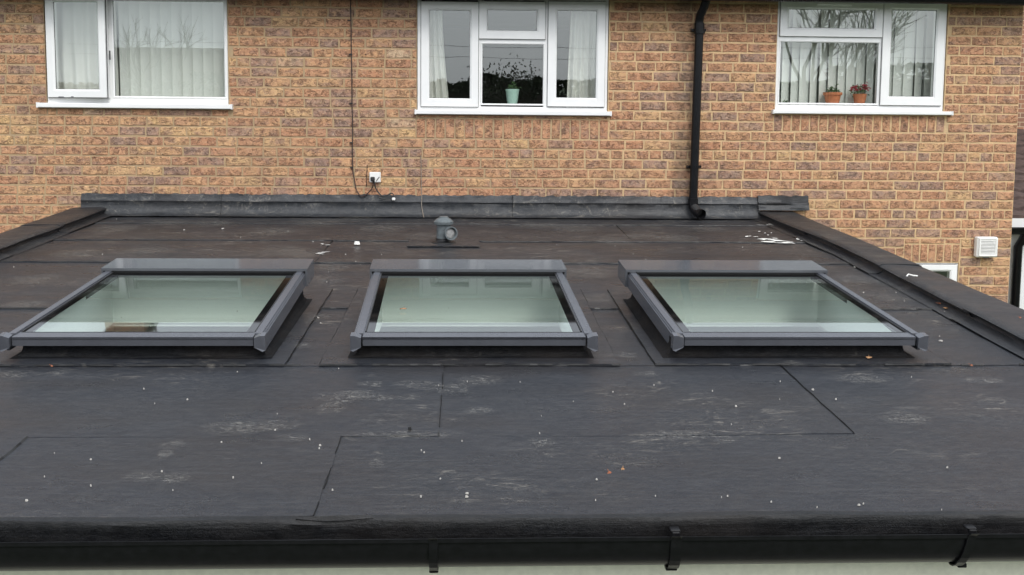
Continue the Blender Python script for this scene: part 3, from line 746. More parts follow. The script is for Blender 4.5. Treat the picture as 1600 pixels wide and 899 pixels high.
# flashing where the roof meets the house wall
fx = [W(128, 310).x, W(347, 320).x, W(585, 320).x, W(801, 320).x, W(1032, 320).x, W(1183, 320).x, W(1262, 320).x]
ftop = .172
for i, (a, b) in enumerate(zip(fx, fx[1:])):
    n_ = int((b - a) / .025) + 1; prof = [(-.10, .004), (-.066, .009), (-.044, .026), (-.030, .052), (-.024, .080), (-.024, .108), (-.031, .118), (-.022, .128), (-.016, .150), (-.012, ftop), (-.004, ftop + .002)]
    if i == 5: prof = [(-.05, .07), (-.045, .08), (-.04, .09), (-.032, .10), (-.026, .112), (-.026, .12), (-.031, .128), (-.022, .136), (-.016, .150), (-.012, ftop + .014), (-.004, ftop + .016)]
    V = []; k = len(prof)
    for j in range(n_ + 1):
        x = a + (b - a) * j / n_ + (.02 if (j == n_ and i < 5) else 0)
        for t, (y, z) in enumerate(prof):
            amp = .006 if i < 5 else .014
            y2 = y + amp * nz(x * 5, t * .5, i) + .003 * nz(x * 17, t * .9, i + 5) - (.004 if i % 2 else 0)
            z2 = z + .003 * nz(x * 4, t * .3, 8) + ((random.uniform(-.006, .005) + .006 * nz(x * 14, 3, 3)) if t >= k - 2 else 0)
            V.append(Vector((x, min(y2, -.0065), z2)))
        # a lap shows at the joint
    F = [(j * k + t, j * k + t + 1, (j + 1) * k + t + 1, (j + 1) * k + t) for j in range(n_) for t in range(k - 1)]
    nb = len(V)
    for e_, off in ((0, 0), (n_, 1)):
        for t in range(k): V.append(V[e_ * k + t] + Vector((0, .006, -.002)))
        s0 = nb + (k if off else 0)
        F += [(e_ * k + t, e_ * k + t + 1, s0 + t + 1, s0 + t) for t in range(k - 1)]
    MB().add(V, F).build('flashing', 'felt_flashing', ext, smooth=True)
    if 0 < i < 6:
        MB().tube([Vector((a + .002 * nz(t, i), y - .0035 - (.004 if i % 2 else 0), z)) for t, (y, z) in enumerate(prof[1:])], .0022, 5).build('flashing_joint', 'bitumen', ext)
# rolled front edge dropping into the gutter
V = []; prof = [(.006, .006), (-.001, .006), (-.010, .003), (-.015, -.006), (-.014, -.025), (-.012, -.045), (-.014, -.062)]
xs_ = [XLO + i * .04 for i in range(int((XRO - XLO) / .04) + 1)]; k = len(prof)
for x in xs_:
    dent = math.exp(-((x + .34) / .10) ** 2); dent2 = math.exp(-((x - 1.9) / .15) ** 2) * .4
    for t, (v, h_) in enumerate(prof):
        w_ = t / (k - 1)
        V.append(RP(x, VF + v + (.016 * nz(x * 1.6, w_ * 1.2, 5) + .006 * nz(x * 7, w_ * 3, 1)) * w_ + dent * .018 * (w_ > .2), h_ - dent * .012 * (w_ > .1) + .004 * nz(x * 2, 0, 4) + (.0025 * nz(x * 9, 2, 4) if t < 4 else 0) + und(x, VF) * (1 - w_)))
F = [(i * k + t, i * k + t + 1, (i + 1) * k + t + 1, (i + 1) * k + t) for i in range(len(xs_) - 1) for t in range(k - 1)]
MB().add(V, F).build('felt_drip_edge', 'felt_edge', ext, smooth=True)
fr0 = RP(0, VF, 0); GY = fr0.y - .006; GZ = -.331
m = MB(); m.box(XLO + .02, XRO - .02, fr0.y + .052, fr0.y + .072, fr0.z - .132, fr0.z - .03); m.build('fascia_board', 'brown_timber', ext)
m = MB(); yb = fr0.y + .075
m.box(XLO + .05, XRO - .05, yb, yb + .28, GROUND, fr0.z - .05)
m.box(XLO + .05, XLO + .3, yb + .282, -.01, GROUND, -.40); m.box(XRO - .3, XRO - .05, yb + .282, -.01, GROUND, -.40)
m.build('rendered_wall', 'cream_render', ext)
m = MB(); m.box(XLO + .302, XRO - .302, yb + .284, -.012, GROUND + .02, GROUND + .10); m.build('room_floor', 'floor_screed', ext)
m = MB(); m.box(XLO + .302, XLO + .31, yb + .284, -.012, GROUND + .10, -.42); m.box(XRO - .31, XRO - .302, yb + .284, -.012, GROUND + .1, -.42); m.box(XLO + .31, XRO - .31, -.02, -.012, GROUND + .1, -.2); m.box(XLO + .31, XRO - .31, yb + .284, yb + .292, GROUND + .1, -.5); m.build('room_wall', 'plaster', ext)
m = MB(); m.box(XLO + .05, XLO + .295, VF + .4, -.02, -.3, -.06, RX); m.box(XRO - .295, XRO - .05, VF + .4, -.02, -.3, -.06, RX); m.box(XLO + .06, XRO - .06, yb, yb + .3, fr0.z - .051, fr0.z - .02); m.build('wall_plate', 'dark_soffit', ext)
isl = tag(empty('kitchen_island', (1.7, -2.6, GROUND + .1)), 'white kitchen island seen through the right rooflight', 'island')
MB().bevbox(1.28, 2.1, -3.4, -1.0, GROUND + .1, GROUND + 1.0, .005).build('cabinet', 'plaster', isl); MB().bevbox(1.25, 2.13, -3.43, -.97, GROUND + 1.0, GROUND + 1.04, .006).build('worktop', 'worktop', isl)

# ------------------------------------------------------------ gutter of the extension
gut = tag(empty('gutter', (0, GY, GZ - .06)), 'black half round plastic gutter along the front edge of the flat roof', 'gutter')
gutter_bm(XLO - .02, XRO + .02, GY, GZ, .052, .0035, 16, sq=1.78).build('trough', 'black_plastic', gut, smooth=True)
def bracket(x, seed):
    m = MB(); r_ = .0555; vs = []; seg = 14; wd = .011 + .003 * (seed % 2); lean = (0, .002, -.018)[seed]
    pts = [(GY - .066, GZ + .010)] + [(GY + r_ * math.cos(math.pi + math.pi * i / seg), GZ + r_ * math.sin(math.pi + math.pi * i / seg) * 1.78) for i in range(seg + 1)]
    for i, (y, z) in enumerate(pts):
        s_ = lean * math.sin(i / len(pts) * math.pi)
        for (dx, e) in ((-wd, 0), (wd, 0), (wd, .004), (-wd, .004)):
            dy, dz = (GY - y), (GZ - z); L = math.hypot(dy, dz) or 1
            vs.append((x + dx + s_, y - dy / L * e, z - dz / L * e))
    k = len(pts); F = [(i * 4 + a, i * 4 + (a + 1) % 4, (i + 1) * 4 + (a + 1) % 4, (i + 1) * 4 + a) for i in range(k - 1) for a in range(4)] + [(0, 1, 2, 3), ((k - 1) * 4, (k - 1) * 4 + 3, (k - 1) * 4 + 2, (k - 1) * 4 + 1)]
    m.add(vs, F)
    if seed: m.bevbox(x - .013, x + .013, GY - .052, GY - .022, GZ + .014, GZ + .019, .002); m.bevbox(x - .010, x + .010, GY - .058, GY - .046, GZ + .002, GZ + .016, .002)
    m.box(x - wd, x + wd, GY + .0565, GY + .059, GZ - .03, GZ + .02)
    m.bevbox(x - wd - .001, x + wd + .001, GY - .012, GY + .012, GZ - .107, GZ - .095, .002)
    m.build('bracket', 'black_plastic', gut, smooth=False)
for i, px in enumerate((677, 1055, 1517)):
    d = pray(px, 860); P = CAM + d * ((GY - .05 - CAM.y) / d.y); bracket(P.x, i)
bracket(-1.75, 0)

# ------------------------------------------------------------ rooflights
def rooflight(idx, label):
    a, b, A = RLX[idx]; cx = (a + b) / 2; kx0, kx1, kv0, kv1 = kerbs[idx]
    e = tag(empty('rooflight', RP(cx, V0, 0)), label, 'rooflight', 'rooflights in a row on the flat roof')
    ce, se = math.cos(EPS), math.sin(EPS)
    # (x, t, s): x taken from the outline at t, s normal to the pane
    def G(q):
        t = q.y; f = min(1, max(0, (t) / (T - .25)))
        return q
    def XF(q):
        u, t, s_ = q.x, q.y, q.z                    # u in 0..1 across plus absolute offset packed by caller
        return RP(u, V0 + t * ce - s_ * se, GH + t * se + s_ * ce)
    def xl(t): return A[0] + (A[2] - A[0]) * t / (T - TC)
    def xr(t): return A[1] + (A[3] - A[1]) * t / (T - TC)
    def bar(m, ua, ub, t0, t1, s0, s1, side=None, bev=.003):
        """box whose x follows the outline: ua, ub are offsets from the left (side='l') or right edge, or None for full width"""
        vs = []
        for s_ in (s0, s1):
            for t in (t0, t1):
                for iu, u in enumerate((ua, ub)):
                    x = xl(t) + u if (side == 'l' or (side is None and iu == 0)) else xr(t) - u
                    vs.append(XF(Vector((x, t, s_))))
        m.add(vs, [(0, 2, 3, 1), (4, 5, 7, 6), (0, 1, 5, 4), (2, 6, 7, 3), (0, 4, 6, 2), (1, 3, 7, 5)])
    # felt kerb: inset below the frame, with a cove at its foot
    V = []; prof = [(.040, .011), (.018, .014), (.006, .028), (.001, .045), (0, .06)]
    corners = lambda o_: [(kx0 - o_, kv0 - o_), (kx1 + o_, kv0 - o_), (kx1 + o_, kv1 + o_), (kx0 - o_, kv1 + o_)]
    rings = []
    def ringpts(o_, hfun):
        c4 = corners(o_); out = []
        for (p0, p1) in zip(c4, c4[1:] + c4[:1]):
            for i in range(14):
                t = i / 14; x = p0[0] + (p1[0] - p0[0]) * t; v = p0[1] + (p1[1] - p0[1]) * t
                out.append(RP(x + .003 * nz(x * 6, v * 6, idx), v + .003 * nz(x * 5, v * 5, idx + 5), hfun(x, v)))
        return out
    glh = lambda v: GH - .022 + (v - V0) * math.tan(EPS)
    for (o_, h_) in prof: rings.append(ringpts(o_, (lambda x, v, h_=h_, o_=o_: h_ + und(x, v) * .8 + .004 * nz(x * 4, v * 4, 3) * (o_ > .01))))
    rings.append(ringpts(0, lambda x, v: glh(v)))
    for r_ in rings: V += r_
    k = len(rings[0]); F = [(j * k + i, j * k + (i + 1) % k, (j + 1) * k + (i + 1) % k, (j + 1) * k + i) for j in range(len(rings) - 1) for i in range(k)]
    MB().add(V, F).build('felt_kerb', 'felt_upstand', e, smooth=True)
    # plastered shaft below the glass
    m = MB(); sh = -.10; ins = .012
    q = [(kx0 + ins, kv0 + ins), (kx1 - ins, kv0 + ins), (kx1 - ins, kv1 - ins), (kx0 + ins, kv1 - ins)]
    vs = [RP(x, v, sh) for x, v in q] + [RP(x, v, glh(v)) for x, v in q]; m.add(vs, [(i, (i + 1) % 4, 4 + (i + 1) % 4, 4 + i) for i in range(4)])
    q2 = [(kx0 + ins - .012, kv0), (kx1 - ins + .012, kv0), (kx1 - ins + .012, kv1), (kx0 + ins - .012, kv1)]
    m.build('shaft_lining', 'plaster', e)
    # frame rails
    for sd_ in ('l', 'r'):
        m = MB(); bar(m, .0, .012, .03, T - .012, -.066, -.006, sd_); bar(m, .006, .044, .03, T - .012, -.020, .0, sd_); bar(m, .012, .040, .03, T - .012, -.002, .006, sd_)
        m.build('side_rail', 'anthracite', e)
        m = MB(); bar(m, .0445, .049, .07, T - TC + .012, -.010, .0015, sd_); m.build('glazing_gasket', 'gasket', e)
        # moulded corner piece at the lower end
        m = MB(); vs = []
        outl = [(-.008, .009), (-.009, -.052), (.003, -.056), (.034, -.038), (.034, .0015), (.010, .010)]
        sg = 1 if sd_ == 'l' else -1
        for t in (-.014, .030):
            for (u, s_) in outl:
                x = (xl(0) + u) if sd_ == 'l' else (xr(0) - u); vs.append(XF(Vector((x, t + (.004 if u < 0 else 0), s_))))
        k2 = len(outl); m.add(vs, [(i, (i + 1) % k2, k2 + (i + 1) % k2, k2 + i) for i in range(k2)] + [tuple(range(k2)), tuple(range(k2, 2 * k2))[::-1]])
        m.build('corner_piece', 'anthracite', e)
    m = MB(); bar(m, .040, .040, 0, .012, -.036, .0005); bar(m, .040, .040, .0, .054, -.012, .001); m.build('front_rail', 'anthracite', e)
    m = MB(); bar(m, .05, .05, .054, .058, -.010, .002); m.build('glazing_gasket', 'gasket', e)
    # cap over the upper end
    m = MB(); t0 = T - TC
    bar(m, -.010, -.010, t0, T + .012, .007, .020); bar(m, -.010, -.0, t0 + .001, T + .01, -.068, .007, 'l'); bar(m, -.010, -.0, t0 + .001, T + .01, -.068, .007, 'r'); bar(m, -.009, -.009, T, T + .011, -.065, .0065)
    m.build('top_cap', 'anthracite_cap', e)
    m = MB(); bar(m, .012, .012, t0 + .006, t0 + .02, -.004, .0078); m.build('cap_seal', 'gasket', e)
    # glass: clear middle, black printed border
    m = MB(); bl, bt = .082, .06
    def quad(m, u0, u1, t0_, t1_, full=False, side=None):
        vs = []
        for t, u in ((t0_, 0), (t0_, 1), (t1_, 1), (t1_, 0)):
            if full: x = xl(t) + u0 if u == 0 else xr(t) - u1
            elif side == 'l': x = xl(t) + (u0 if u == 0 else u1)
            else: x = xr(t) - (u1 if u == 0 else u0)
            vs.append(XF(Vector((x, t, -.003))))
        m.add(vs, [(0, 1, 2, 3)])
    tb = T - TC - .045
    quad(m, bl, bl, .056, tb, True); m.build('pane', 'roof_glass', e)
    m = MB(); quad(m, .046, bl, .056, T - TC + .02, side='l'); quad(m, .046, bl, .056, T - TC + .02, side='r'); quad(m, bl, bl, tb, T - TC + .02, True); m.build('glass_border', 'frit', e)
    return e
rooflight(0, 'left rooflight, reflecting the open casement and a chimney in its sloping glass')
rooflight(1, 'middle rooflight, with a curled brown leaf lying on its glass')
rooflight(2, 'right rooflight, nearest the right kerb, with a pale worktop seen below its glass')

# ------------------------------------------------------------ soil vent cowl on the roof
vx, vv = ROOF(693, 381.5); vb = RP(vx, vv, .01)
ve = tag(empty('roof_vent', vb), 'grey plastic roof vent with domed cap and round side outlet behind the middle rooflight', 'vent')
S_ = 1.0
MB().lathe([(.085, -.004), (.082, .004), (.056, .012), (.050, .02), (.050, .03)], vb, 28).build('base_flange', 'felt_edge', ve, smooth=True)
MB().lathe([(.047, .0), (.047, .115), (.050, .118), (.050, .14)], vb, 28).build('pipe', 'grey_plastic', ve, smooth=True)
MB().lathe([(.052, .124), (.066, .126), (.067, .142), (.060, .150), (.045, .163), (.030, .170), (.029, .177), (.001, .178)], vb, 28).build('cap', 'grey_plastic', ve, smooth=True)
oc = vb + Vector((.034, -.028, .068)); od = Vector((.42, -.9, .03)).normalized()
Mr = od.to_track_quat('Z', 'Y').to_matrix()
MB().lathe([(.038, -.03), (.038, .028), (.046, .030), (.046, .048), (.039, .048), (.037, .02), (.036, .018)], oc, 28, Mr).build('side_outlet', 'grey_plastic', ve, smooth=True)
MB().lathe([(.036, .022), (.032, .026), (.020, .029), (.001, .030)], oc, 24, Mr).build('outlet_cover', 'grey_disc', ve, smooth=True)

# ------------------------------------------------------------ downpipe
dp = tag(empty('downpipe', W(1085, 340)), 'black round downpipe running down the brick wall onto the flat roof', 'downpipe')
yd = -.062; pt = lambda px, py, y=yd: W(px, py, y)
top_ = pt(1093, 45); bot = pt(1083, 316)
xm = lambda z: top_.x + (bot.x - top_.x) * (top_.z - z) / (top_.z - bot.z)
m = MB(); m.tube([top_ + Vector((0, 0, .02)), bot], .0335, 18); m.build('pipe', 'black_plastic', dp, smooth=True)
m = MB(); m.tube([pt(1108, -30, -.20), pt(1106, -8, -.18), pt(1100, 12, -.14), pt(1094, 24, -.075), pt(1092.5, 34), pt(1092.5, 50)], .0335, 18); m.build('swan_neck', 'black_plastic', dp, smooth=True)
m = MB(); m.tube([pt(1092.5, 36), pt(1092.5, 50)], .040, 18); m.tube([pt(1093, 50), pt(1093, 53)], .043, 18); m.build('pipe_socket', 'black_plastic', dp, smooth=True)
for py in (47, 261):
    q = pt(1092.8 - (py - 47) * .034, py); m = MB(); m.tube([q + Vector((0, 0, -.011)), q + Vector((0, 0, .011))], .0385, 18); m.bevbox(q.x - .058, q.x + .058, q.y + .02, -.004, q.z - .011, q.z + .011, .002)
    m.tube([(q.x - .052, q.y + .005, q.z), (q.x - .052, -.01, q.z)], .008, 8); m.build('pipe_clip', 'black_plastic', dp)
q = bot
m = MB(); m.tube([q + Vector((0, 0, .03)), q + Vector((0, 0, -.02))], .040, 18)
m.tube([q + Vector((0, 0, -.01)), q + Vector((.004, -.01, -.05)), q + Vector((.02, -.05, -.078)), q + Vector((.045, -.10, -.088))], [.037, .037, .036, .036], 18, cap=False); m.tube([q + Vector((.035, -.085, -.0865)), q + Vector((.050, -.112, -.091))], .041, 18, cap=False); m.build('shoe', 'black_plastic', dp, smooth=True)
MB().tube([q + Vector((.005, -.02, -.035)), q + Vector((.034, -.08, -.082))], .030, 12).build('shoe_inside', 'gasket', dp)

# ------------------------------------------------------------ socket, cables, vent grille
sk = W(586.5, 277); se_ = tag(empty('outdoor_socket', sk + Vector((0, 0, -.04))), 'white double socket on the brick wall above the flashing with a black plug', 'socket')
MB().bevbox(sk.x - .044, sk.x + .044, -.034, -.004, sk.z - .041, sk.z + .041, .005).build('housing', 'white_plastic', se_)
MB().bevbox(sk.x - .034, sk.x - .001, -.062, -.033, sk.z - .030, sk.z + .004, .005).build('plug', 'gasket', se_)
MB().tube([(sk.x + .012, -.036, sk.z - .028), (sk.x + .022, -.038, sk.z - .012), (sk.x + .035, -.037, sk.z + .004)], .003, 6).build('switch_cord', 'gasket', se_)
def cable(name, label, pts, r_, mat, grp=None, clips=()):
    P = [W(a, b, y) for a, b, y in pts]; Q = []
    for i in range(len(P) - 1):
        p0, p1, p2, p3 = P[max(i - 1, 0)], P[i], P[i + 1], P[min(i + 2, len(P) - 1)]
        for k in range(6):
            t = k / 6; Q.append(.5 * ((2 * p1) + (p2 - p0) * t + (2 * p0 - 5 * p1 + 4 * p2 - p3) * t * t + (3 * p1 - p0 - 3 * p2 + p3) * t ** 3))
    Q.append(P[-1]); e = tag(empty(name, P[-1]), label, 'cable'); MB().tube(Q, r_, 7).build('lead', mat, e, smooth=True)
    for (a, b) in clips:
        c_ = W(a, b, -.01); MB().bevbox(c_.x - .016, c_.x + .010, -.02, -.004, c_.z - .004, c_.z + .004, .001).build('cable_clip', 'gasket', e)
cable('wall_cable', 'long dark cable clipped down the brick wall and looping under the socket', [(551, -30, -.012), (549, -5, -.012), (547.5, 8, -.012), (548.5, 40, -.012), (549, 80, -.012), (549.8, 120, -.012), (550, 160, -.012), (551, 200, -.012), (550.5, 230, -.012), (551, 262, -.012), (554.5, 285, -.013), (557, 297, -.02), (563, 306, -.03), (568, 307, -.03), (576, 301, -.03), (582, 293, -.035), (583.5, 284, -.045)], .0042, 'cable',
      clips=[(546, 32), (548.5, 85), (549, 161.5), (549.5, 223), (550, 262)])
cable('plug_cable', 'short black cable from the plug down onto the flashing', [(584.5, 283, -.045), (587, 294, -.035), (592, 302, -.035), (598, 306.5, -.04), (606, 305, -.035), (612, 302, -.035), (615, 306, -.04), (612, 310, -.045), (600, 311, -.04), (592, 309, -.038)], .0048, 'gasket')
cable('thin_grey_cable', 'thin grey cable hanging down the wall to the roof, right of the socket', [(657.5, 243, -.010), (658, 262, -.010), (658.5, 290, -.010), (659, 308, -.022), (658.8, 322, -.035), (660.5, 332, -.05), (662, 340, -.10)], .0032, 'grey_cable')
q = W(615, 311, -.045); tag(MB().bevbox(q.x - .013, q.x + .013, q.y - .01, q.y + .01, q.z - .012, q.z + .010, .004).build('cable_connector', 'white_plastic'), 'small white cable end lying on top of the flashing', 'connector')
tag(MB().tube([W(574, 258, -.006), W(573, 275, -.006), W(572.5, 292, -.006)], .003, 6).build('old_cable_stub', 'cable'), 'short dark cable stub on the wall left of the socket', 'cable')
# raised mortar patch lines near the socket
g = W(1537, 385); gx0, gx1, gz0, gz1 = W(1521, 385).x, W(1553, 385).x, W(1537, 401).z, W(1537, 369.5).z
ge = tag(empty('extractor_vent', (g.x, 0, gz0)), 'white square louvred extractor vent on the wall beside the right corner', 'vent')
m = MB(); m.bevbox(gx0, gx1, -.062, -.004, gz0, gz1, .008); m.build('housing', 'white_plastic', ge)
m = MB(); rectring(m, gx0 + .012, gx1 - .006, gz0 + .01, gz1 - .008, .016, -.074, -.06, .003); m.build('surround', 'white_plastic', ge)
nl = 10; zz0, zz1 = gz0 + .026, gz1 - .024
MB().box(gx0 + .028, gx1 - .022, -.0635, -.062, zz0, zz1).build('grille_back', 'dirty_plastic', ge)
for i in range(nl):
    z = zz0 + (zz1 - zz0) * (i + .5) / nl
    MB().add([(x, y, zz) for x in (gx0 + .026, gx1 - .020) for (y, zz) in ((-.0645, z + .005), (-.073, z - .001), (-.073, z - .003), (-.0645, z + .002))], [(0, 1, 2, 3), (4, 7, 6, 5), (0, 4, 5, 1), (1, 5, 6, 2), (2, 6, 7, 3), (3, 7, 4, 0)]).build('louvre', 'white_plastic', ge)
MB().bevbox(g.x - .018, g.x + .022, -.055, -.02, gz0 - .008, gz0 + .001, .002).build('bottom_block', 'gasket', ge)  # small black block along the bottom of the vent housing

# ------------------------------------------------------------ bits lying on the roof
def leaf(label, px, py, size, mat, on=None, seed=1):
    rnd = random.Random(seed)
    if on == 'glass':
        d = pray(px, py); gn = (Matrix.Rotation(SLOPE + EPS, 3, 'X') @ Vector((0, 0, 1))); o_ = RP(0, V0, GH + .002); P = CAM + d * ((o_ - CAM).dot(gn) / d.dot(gn))
    elif on is not None: P = RP(*ROOF(px, py, on), on)
    else: P = RP(*ROOF(px, py, .012), .012)
    m = MB(); k = 12; vs = [P + rn * .010]; a0 = rnd.uniform(0, 6)
    for i in range(k):
        a = 2 * math.pi * i / k; r_ = size * (.5 + .5 * abs(math.cos(a * 2.5)) * rnd.uniform(.5, 1.1)); vs.append(P + Vector((math.cos(a + a0) * r_ * 1.2, math.sin(a + a0) * r_ * .8, 0)) + rn * (rnd.uniform(0, .5) * size + .002))
    m.add(vs, [(0, 1 + i, 1 + (i + 1) % k) for i in range(k)]); m.tube([P + rn * .006, P + Vector((size * 1.8 * math.cos(a0), size * 1.2 * math.sin(a0), 0)) + rn * .012], .0008, 4)
    return tag(m.build('leaf', mat), label, 'leaf', 'fallen leaves on the roof')
leaf('curled brown leaf lying on the glass of the middle rooflight', 630, 485, .016, 'dead_leaf', 'glass', 3)
leaf('yellow brown leaf on the roof in front of the right rooflight', 1358, 561, .014, 'dead_leaf', None, 4)
leaf('rusty red leaf at the foot of the right kerb, the farther of two', 1467, 476, .014, 'rust_leaf', None, 5)
leaf('yellowish leaf at the foot of the right kerb, the nearer of two', 1477, 483, .014, 'dead_leaf', None, 6)
leaf('small orange leaf curled on the open felt in the front middle of the roof', 952, 741, .007, 'rust_leaf', None, 7)
leaf('thin straw coloured leaf on the open felt right of the orange one', 973, 735, .006, 'dead_leaf', None, 8)
leaf('small orange leaf scrap right of the right rooflight corner', 1518, 573, .007, 'rust_leaf', None, 9)
leaf('tiny red scrap in front of the left rooflight', 81, 574, .005, 'rust_leaf', None, 10)
leaf('rust spot leaf on top of the right kerb', 1594, 498, .006, 'rust_leaf', .07, 11)
def chip(px, py, sz, h_=.012, flat=.5, asp=1.0, rnd=random, m=None):
    x, v = ROOF(px, py, h_); P = RP(x, v, h_); k = 6; top = []; bt = []; a0 = rnd.uniform(0, 6)
    for i in range(k):
        a = 2 * math.pi * i / k + a0; r_ = sz * rnd.uniform(.6, 1.15); bt.append(P + Vector((math.cos(a) * r_ * asp, math.sin(a) * r_, 0)) - rn * .004); top.append(P + Vector((math.cos(a) * r_ * .75 * asp, math.sin(a) * r_ * .75, 0)) + rn * sz * flat)
    m.add(bt + top, [tuple(range(k, 2 * k))] + [(i, (i + 1) % k, k + (i + 1) % k, k + i) for i in range(k)]); return m
tag(chip(558, 381, .022, .012, .7, 1.0, random.Random(2), MB()).build('plaster_lump', 'chalk'), 'white lump of plaster lying on the felt between vent and left rooflight', 'debris')
tag(chip(640, 670, .007, .009, .9, 1.0, random.Random(5), MB()).build('black_pebble', 'bitumen'), 'small black pebble on the open felt in front of the middle rooflight', 'pebble')
m = MB(); rnd = random.Random(12)
for (px, py, s_) in ((288, 359, .012), (348, 357, .014), (336, 347, .006), (182, 342, .008), (160, 397, .008), (450, 361, .007), (489, 377, .006), (540, 397, .006), (556, 408, .006), (563, 413, .005), (497, 496, .007), (501, 504, .005), (483, 495, .005),
    (730, 770, .006), (729, 775, .006), (688, 747, .003), (500, 695, .006), (142, 717, .004), (41, 781, .006), (663, 706, .004), (270, 765, .003), (1218, 715, .007), (1342, 788, .005), (1150, 634, .010), (1349, 786, .004), (1137, 774, .004), (1205, 783, .003), (1270, 608, .010),
    (1335, 417, .007), (1349, 457, .010), (1400, 457, .007), (1423, 444, .008), (1413, 470, .005), (1468, 525, .007), (1470, 532, .012), (1549, 520, .006), (1577, 535, .010), (1476, 487, .010), (961, 384, .006), (977, 493, .006), (901, 459, .004), (1009, 405, .005), (83, 567, .006), (91, 568, .008), (932, 748, .005), (1024, 774, .004), (1160, 386, .008), (1250, 405, .006), (430, 671, .006), (346, 690, .004)):
    chip(px, py, s_ * .55, .007, .18, rnd.uniform(.8, 1.8), rnd, m)
for _ in range(70):
    chip(rnd.uniform(20, 1590), 345 + 460 * rnd.random() ** 1.3, rnd.uniform(.0012, .0032), .009, .5, 1, rnd, m)
tag(m.build('mortar_crumbs', 'crumb'), 'pale mortar and plaster crumbs scattered over the black felt', 'debris', kind='stuff')
def scum():
    n = N('dried_scum'); p = n.pos(); f = n.n('Attribute', _attribute_name='tint').outputs['Color']
    a = n.ramp(n.noise(n.mapped((1, 3.2, 1), rot=(0, 0, .2)), 38, 7, .85, 1.5), [(.53, 0), (.63, 1)])
    b = n.bsdf((.42, .40, .35), .85); t = n.n('BsdfTransparent'); m_ = n.n('MixShader', Fac=n.math('MULTIPLY', n.math('MULTIPLY', a, f), .75))
    n.t.links.new(t.outputs[0], m_.inputs[1]); n.t.links.new(b.outputs[0], m_.inputs[2]); n.t.links.new(m_.outputs[0], n.out.inputs[0])
scum()
m = MB(); rnd = random.Random(77); fades = []
SM = [(540, 626, .13, .05), (565, 622, .08, .04), (600, 627, .06, .03), (520, 642, .06, .04), (372, 674, .14, .05), (432, 671, .10, .04), (458, 690, .06, .03), (635, 685, .22, .012), (700, 612, .10, .05), (750, 600, .10, .05), (650, 606, .10, .04), (580, 606, .06, .03), (640, 626, .05, .03),
      (750, 648, .06, .03), (270, 702, .05, .02), (258, 716, .03, .015), (276, 754, .05, .02), (225, 752, .07, .03), (590, 730, .03, .015), (1350, 596, .12, .05), (1412, 660, .10, .05), (1536, 600, .10, .03), (1060, 686, .16, .02), (1130, 693, .05, .02), (845, 698, .06, .015), (95, 566, .14, .03), (20, 590, .10, .04), (90, 588, .05, .03),
      (1240, 572, .05, .02), (1010, 590, .06, .03), (440, 395, .18, .15), (470, 400, .16, .14), (500, 350, .22, .16), (560, 345, .2, .14), (600, 360, .2, .14), (430, 365, .2, .15), (660, 372, .16, .12), (520, 420, .12, .14), (510, 440, .12, .12), (495, 500, .08, .05), (470, 545, .06, .03), (840, 355, .22, .12), (900, 360, .2, .12),
      (920, 430, .18, .12), (940, 470, .10, .10), (960, 380, .18, .12), (1000, 372, .18, .10), (1060, 375, .2, .12), (1100, 360, .2, .10), (180, 360, .2, .15), (260, 350, .22, .12), (330, 352, .2, .12), (120, 400, .18, .12), (60, 440, .18, .1), (40, 480, .12, .06), (230, 395, .2, .1), (1340, 440, .16, .10), (1400, 470, .12, .06), (1310, 380, .2, .1), (980, 560, .06, .03), (905, 558, .08, .03)]
for (px, py, rx_, ry_) in SM:
    x0, v0 = ROOF(px, py, 0); b0 = len(m.v); k = 14; vs = []; 
    for rr_ in (0, .55, 1):
        for i in range(1 if rr_ == 0 else k):
            t = 2 * math.pi * i / k; xx = x0 + rx_ * rr_ * math.cos(t); vv_ = v0 + max(ry_, .03) * 1.6 * rr_ * math.sin(t); xx = min(max(xx, XL + .02), XR - .1); vs.append(RP(xx, vv_, .0135 + und(xx, vv_)))
    inr = any(a - .10 < x0 < b + .10 and c_ - .06 < v0 < d + .2 for a, b, c_, d in kerbs)
    if inr: continue
    m.add(vs, [(0, 1 + i, 1 + (i + 1) % k) for i in range(k)] + [(1 + i, 1 + k + i, 1 + k + (i + 1) % k, 1 + (i + 1) % k) for i in range(k)]); fades += [1] + [.75] * k + [0] * k
so_ = m.build('dried_scuffs', 'dried_scum'); a_ = so_.data.color_attributes.new('tint', 'FLOAT_COLOR', 'POINT')
for i, f_ in enumerate(fades): a_.data[i].color = (f_, f_, f_, 1)
tag(so_, 'pale dried scuffs and dirt films on the black felt', 'dirt', kind='stuff')
# bird droppings / lime splashes by the right kerb and elsewhere: thin dried films
m = MB(); rnd = random.Random(31)
def splash(px, py, L, wd, n_, ang=0.0, sp=1.0):
    x0, v0 = ROOF(px, py, .0)
    for _ in range(n_):
        a = ang + rnd.gauss(0, .35); l_ = L * rnd.uniform(.25, 1); w_ = wd * rnd.uniform(.3, 1); x = x0 + rnd.gauss(0, .05 * sp); v = v0 + rnd.gauss(0, .06 * sp); k = 10; vs = []
        for i in range(k):
            t = 2 * math.pi * i / k; r1 = l_ * math.cos(t) * rnd.uniform(.6, 1.1); r2 = w_ * math.sin(t) * rnd.uniform(.4, 1.2); xx = x + r1 * math.cos(a) - r2 * math.sin(a); vv_ = v + r1 * math.sin(a) + r2 * math.cos(a)
            vs.append(RP(xx, vv_, .0082 + und(xx, vv_)))
        m.add(vs, [tuple(range(k))])
splash(1170, 371, .035, .012, 4, .1, .5); splash(1195, 366, .03, .012, 4, .9, .6); splash(1208, 377, .06, .02, 9, .15, .9); splash(1222, 380, .07, .018, 7, .1, .8); splash(1250, 377, .03, .02, 5, .3, .5)
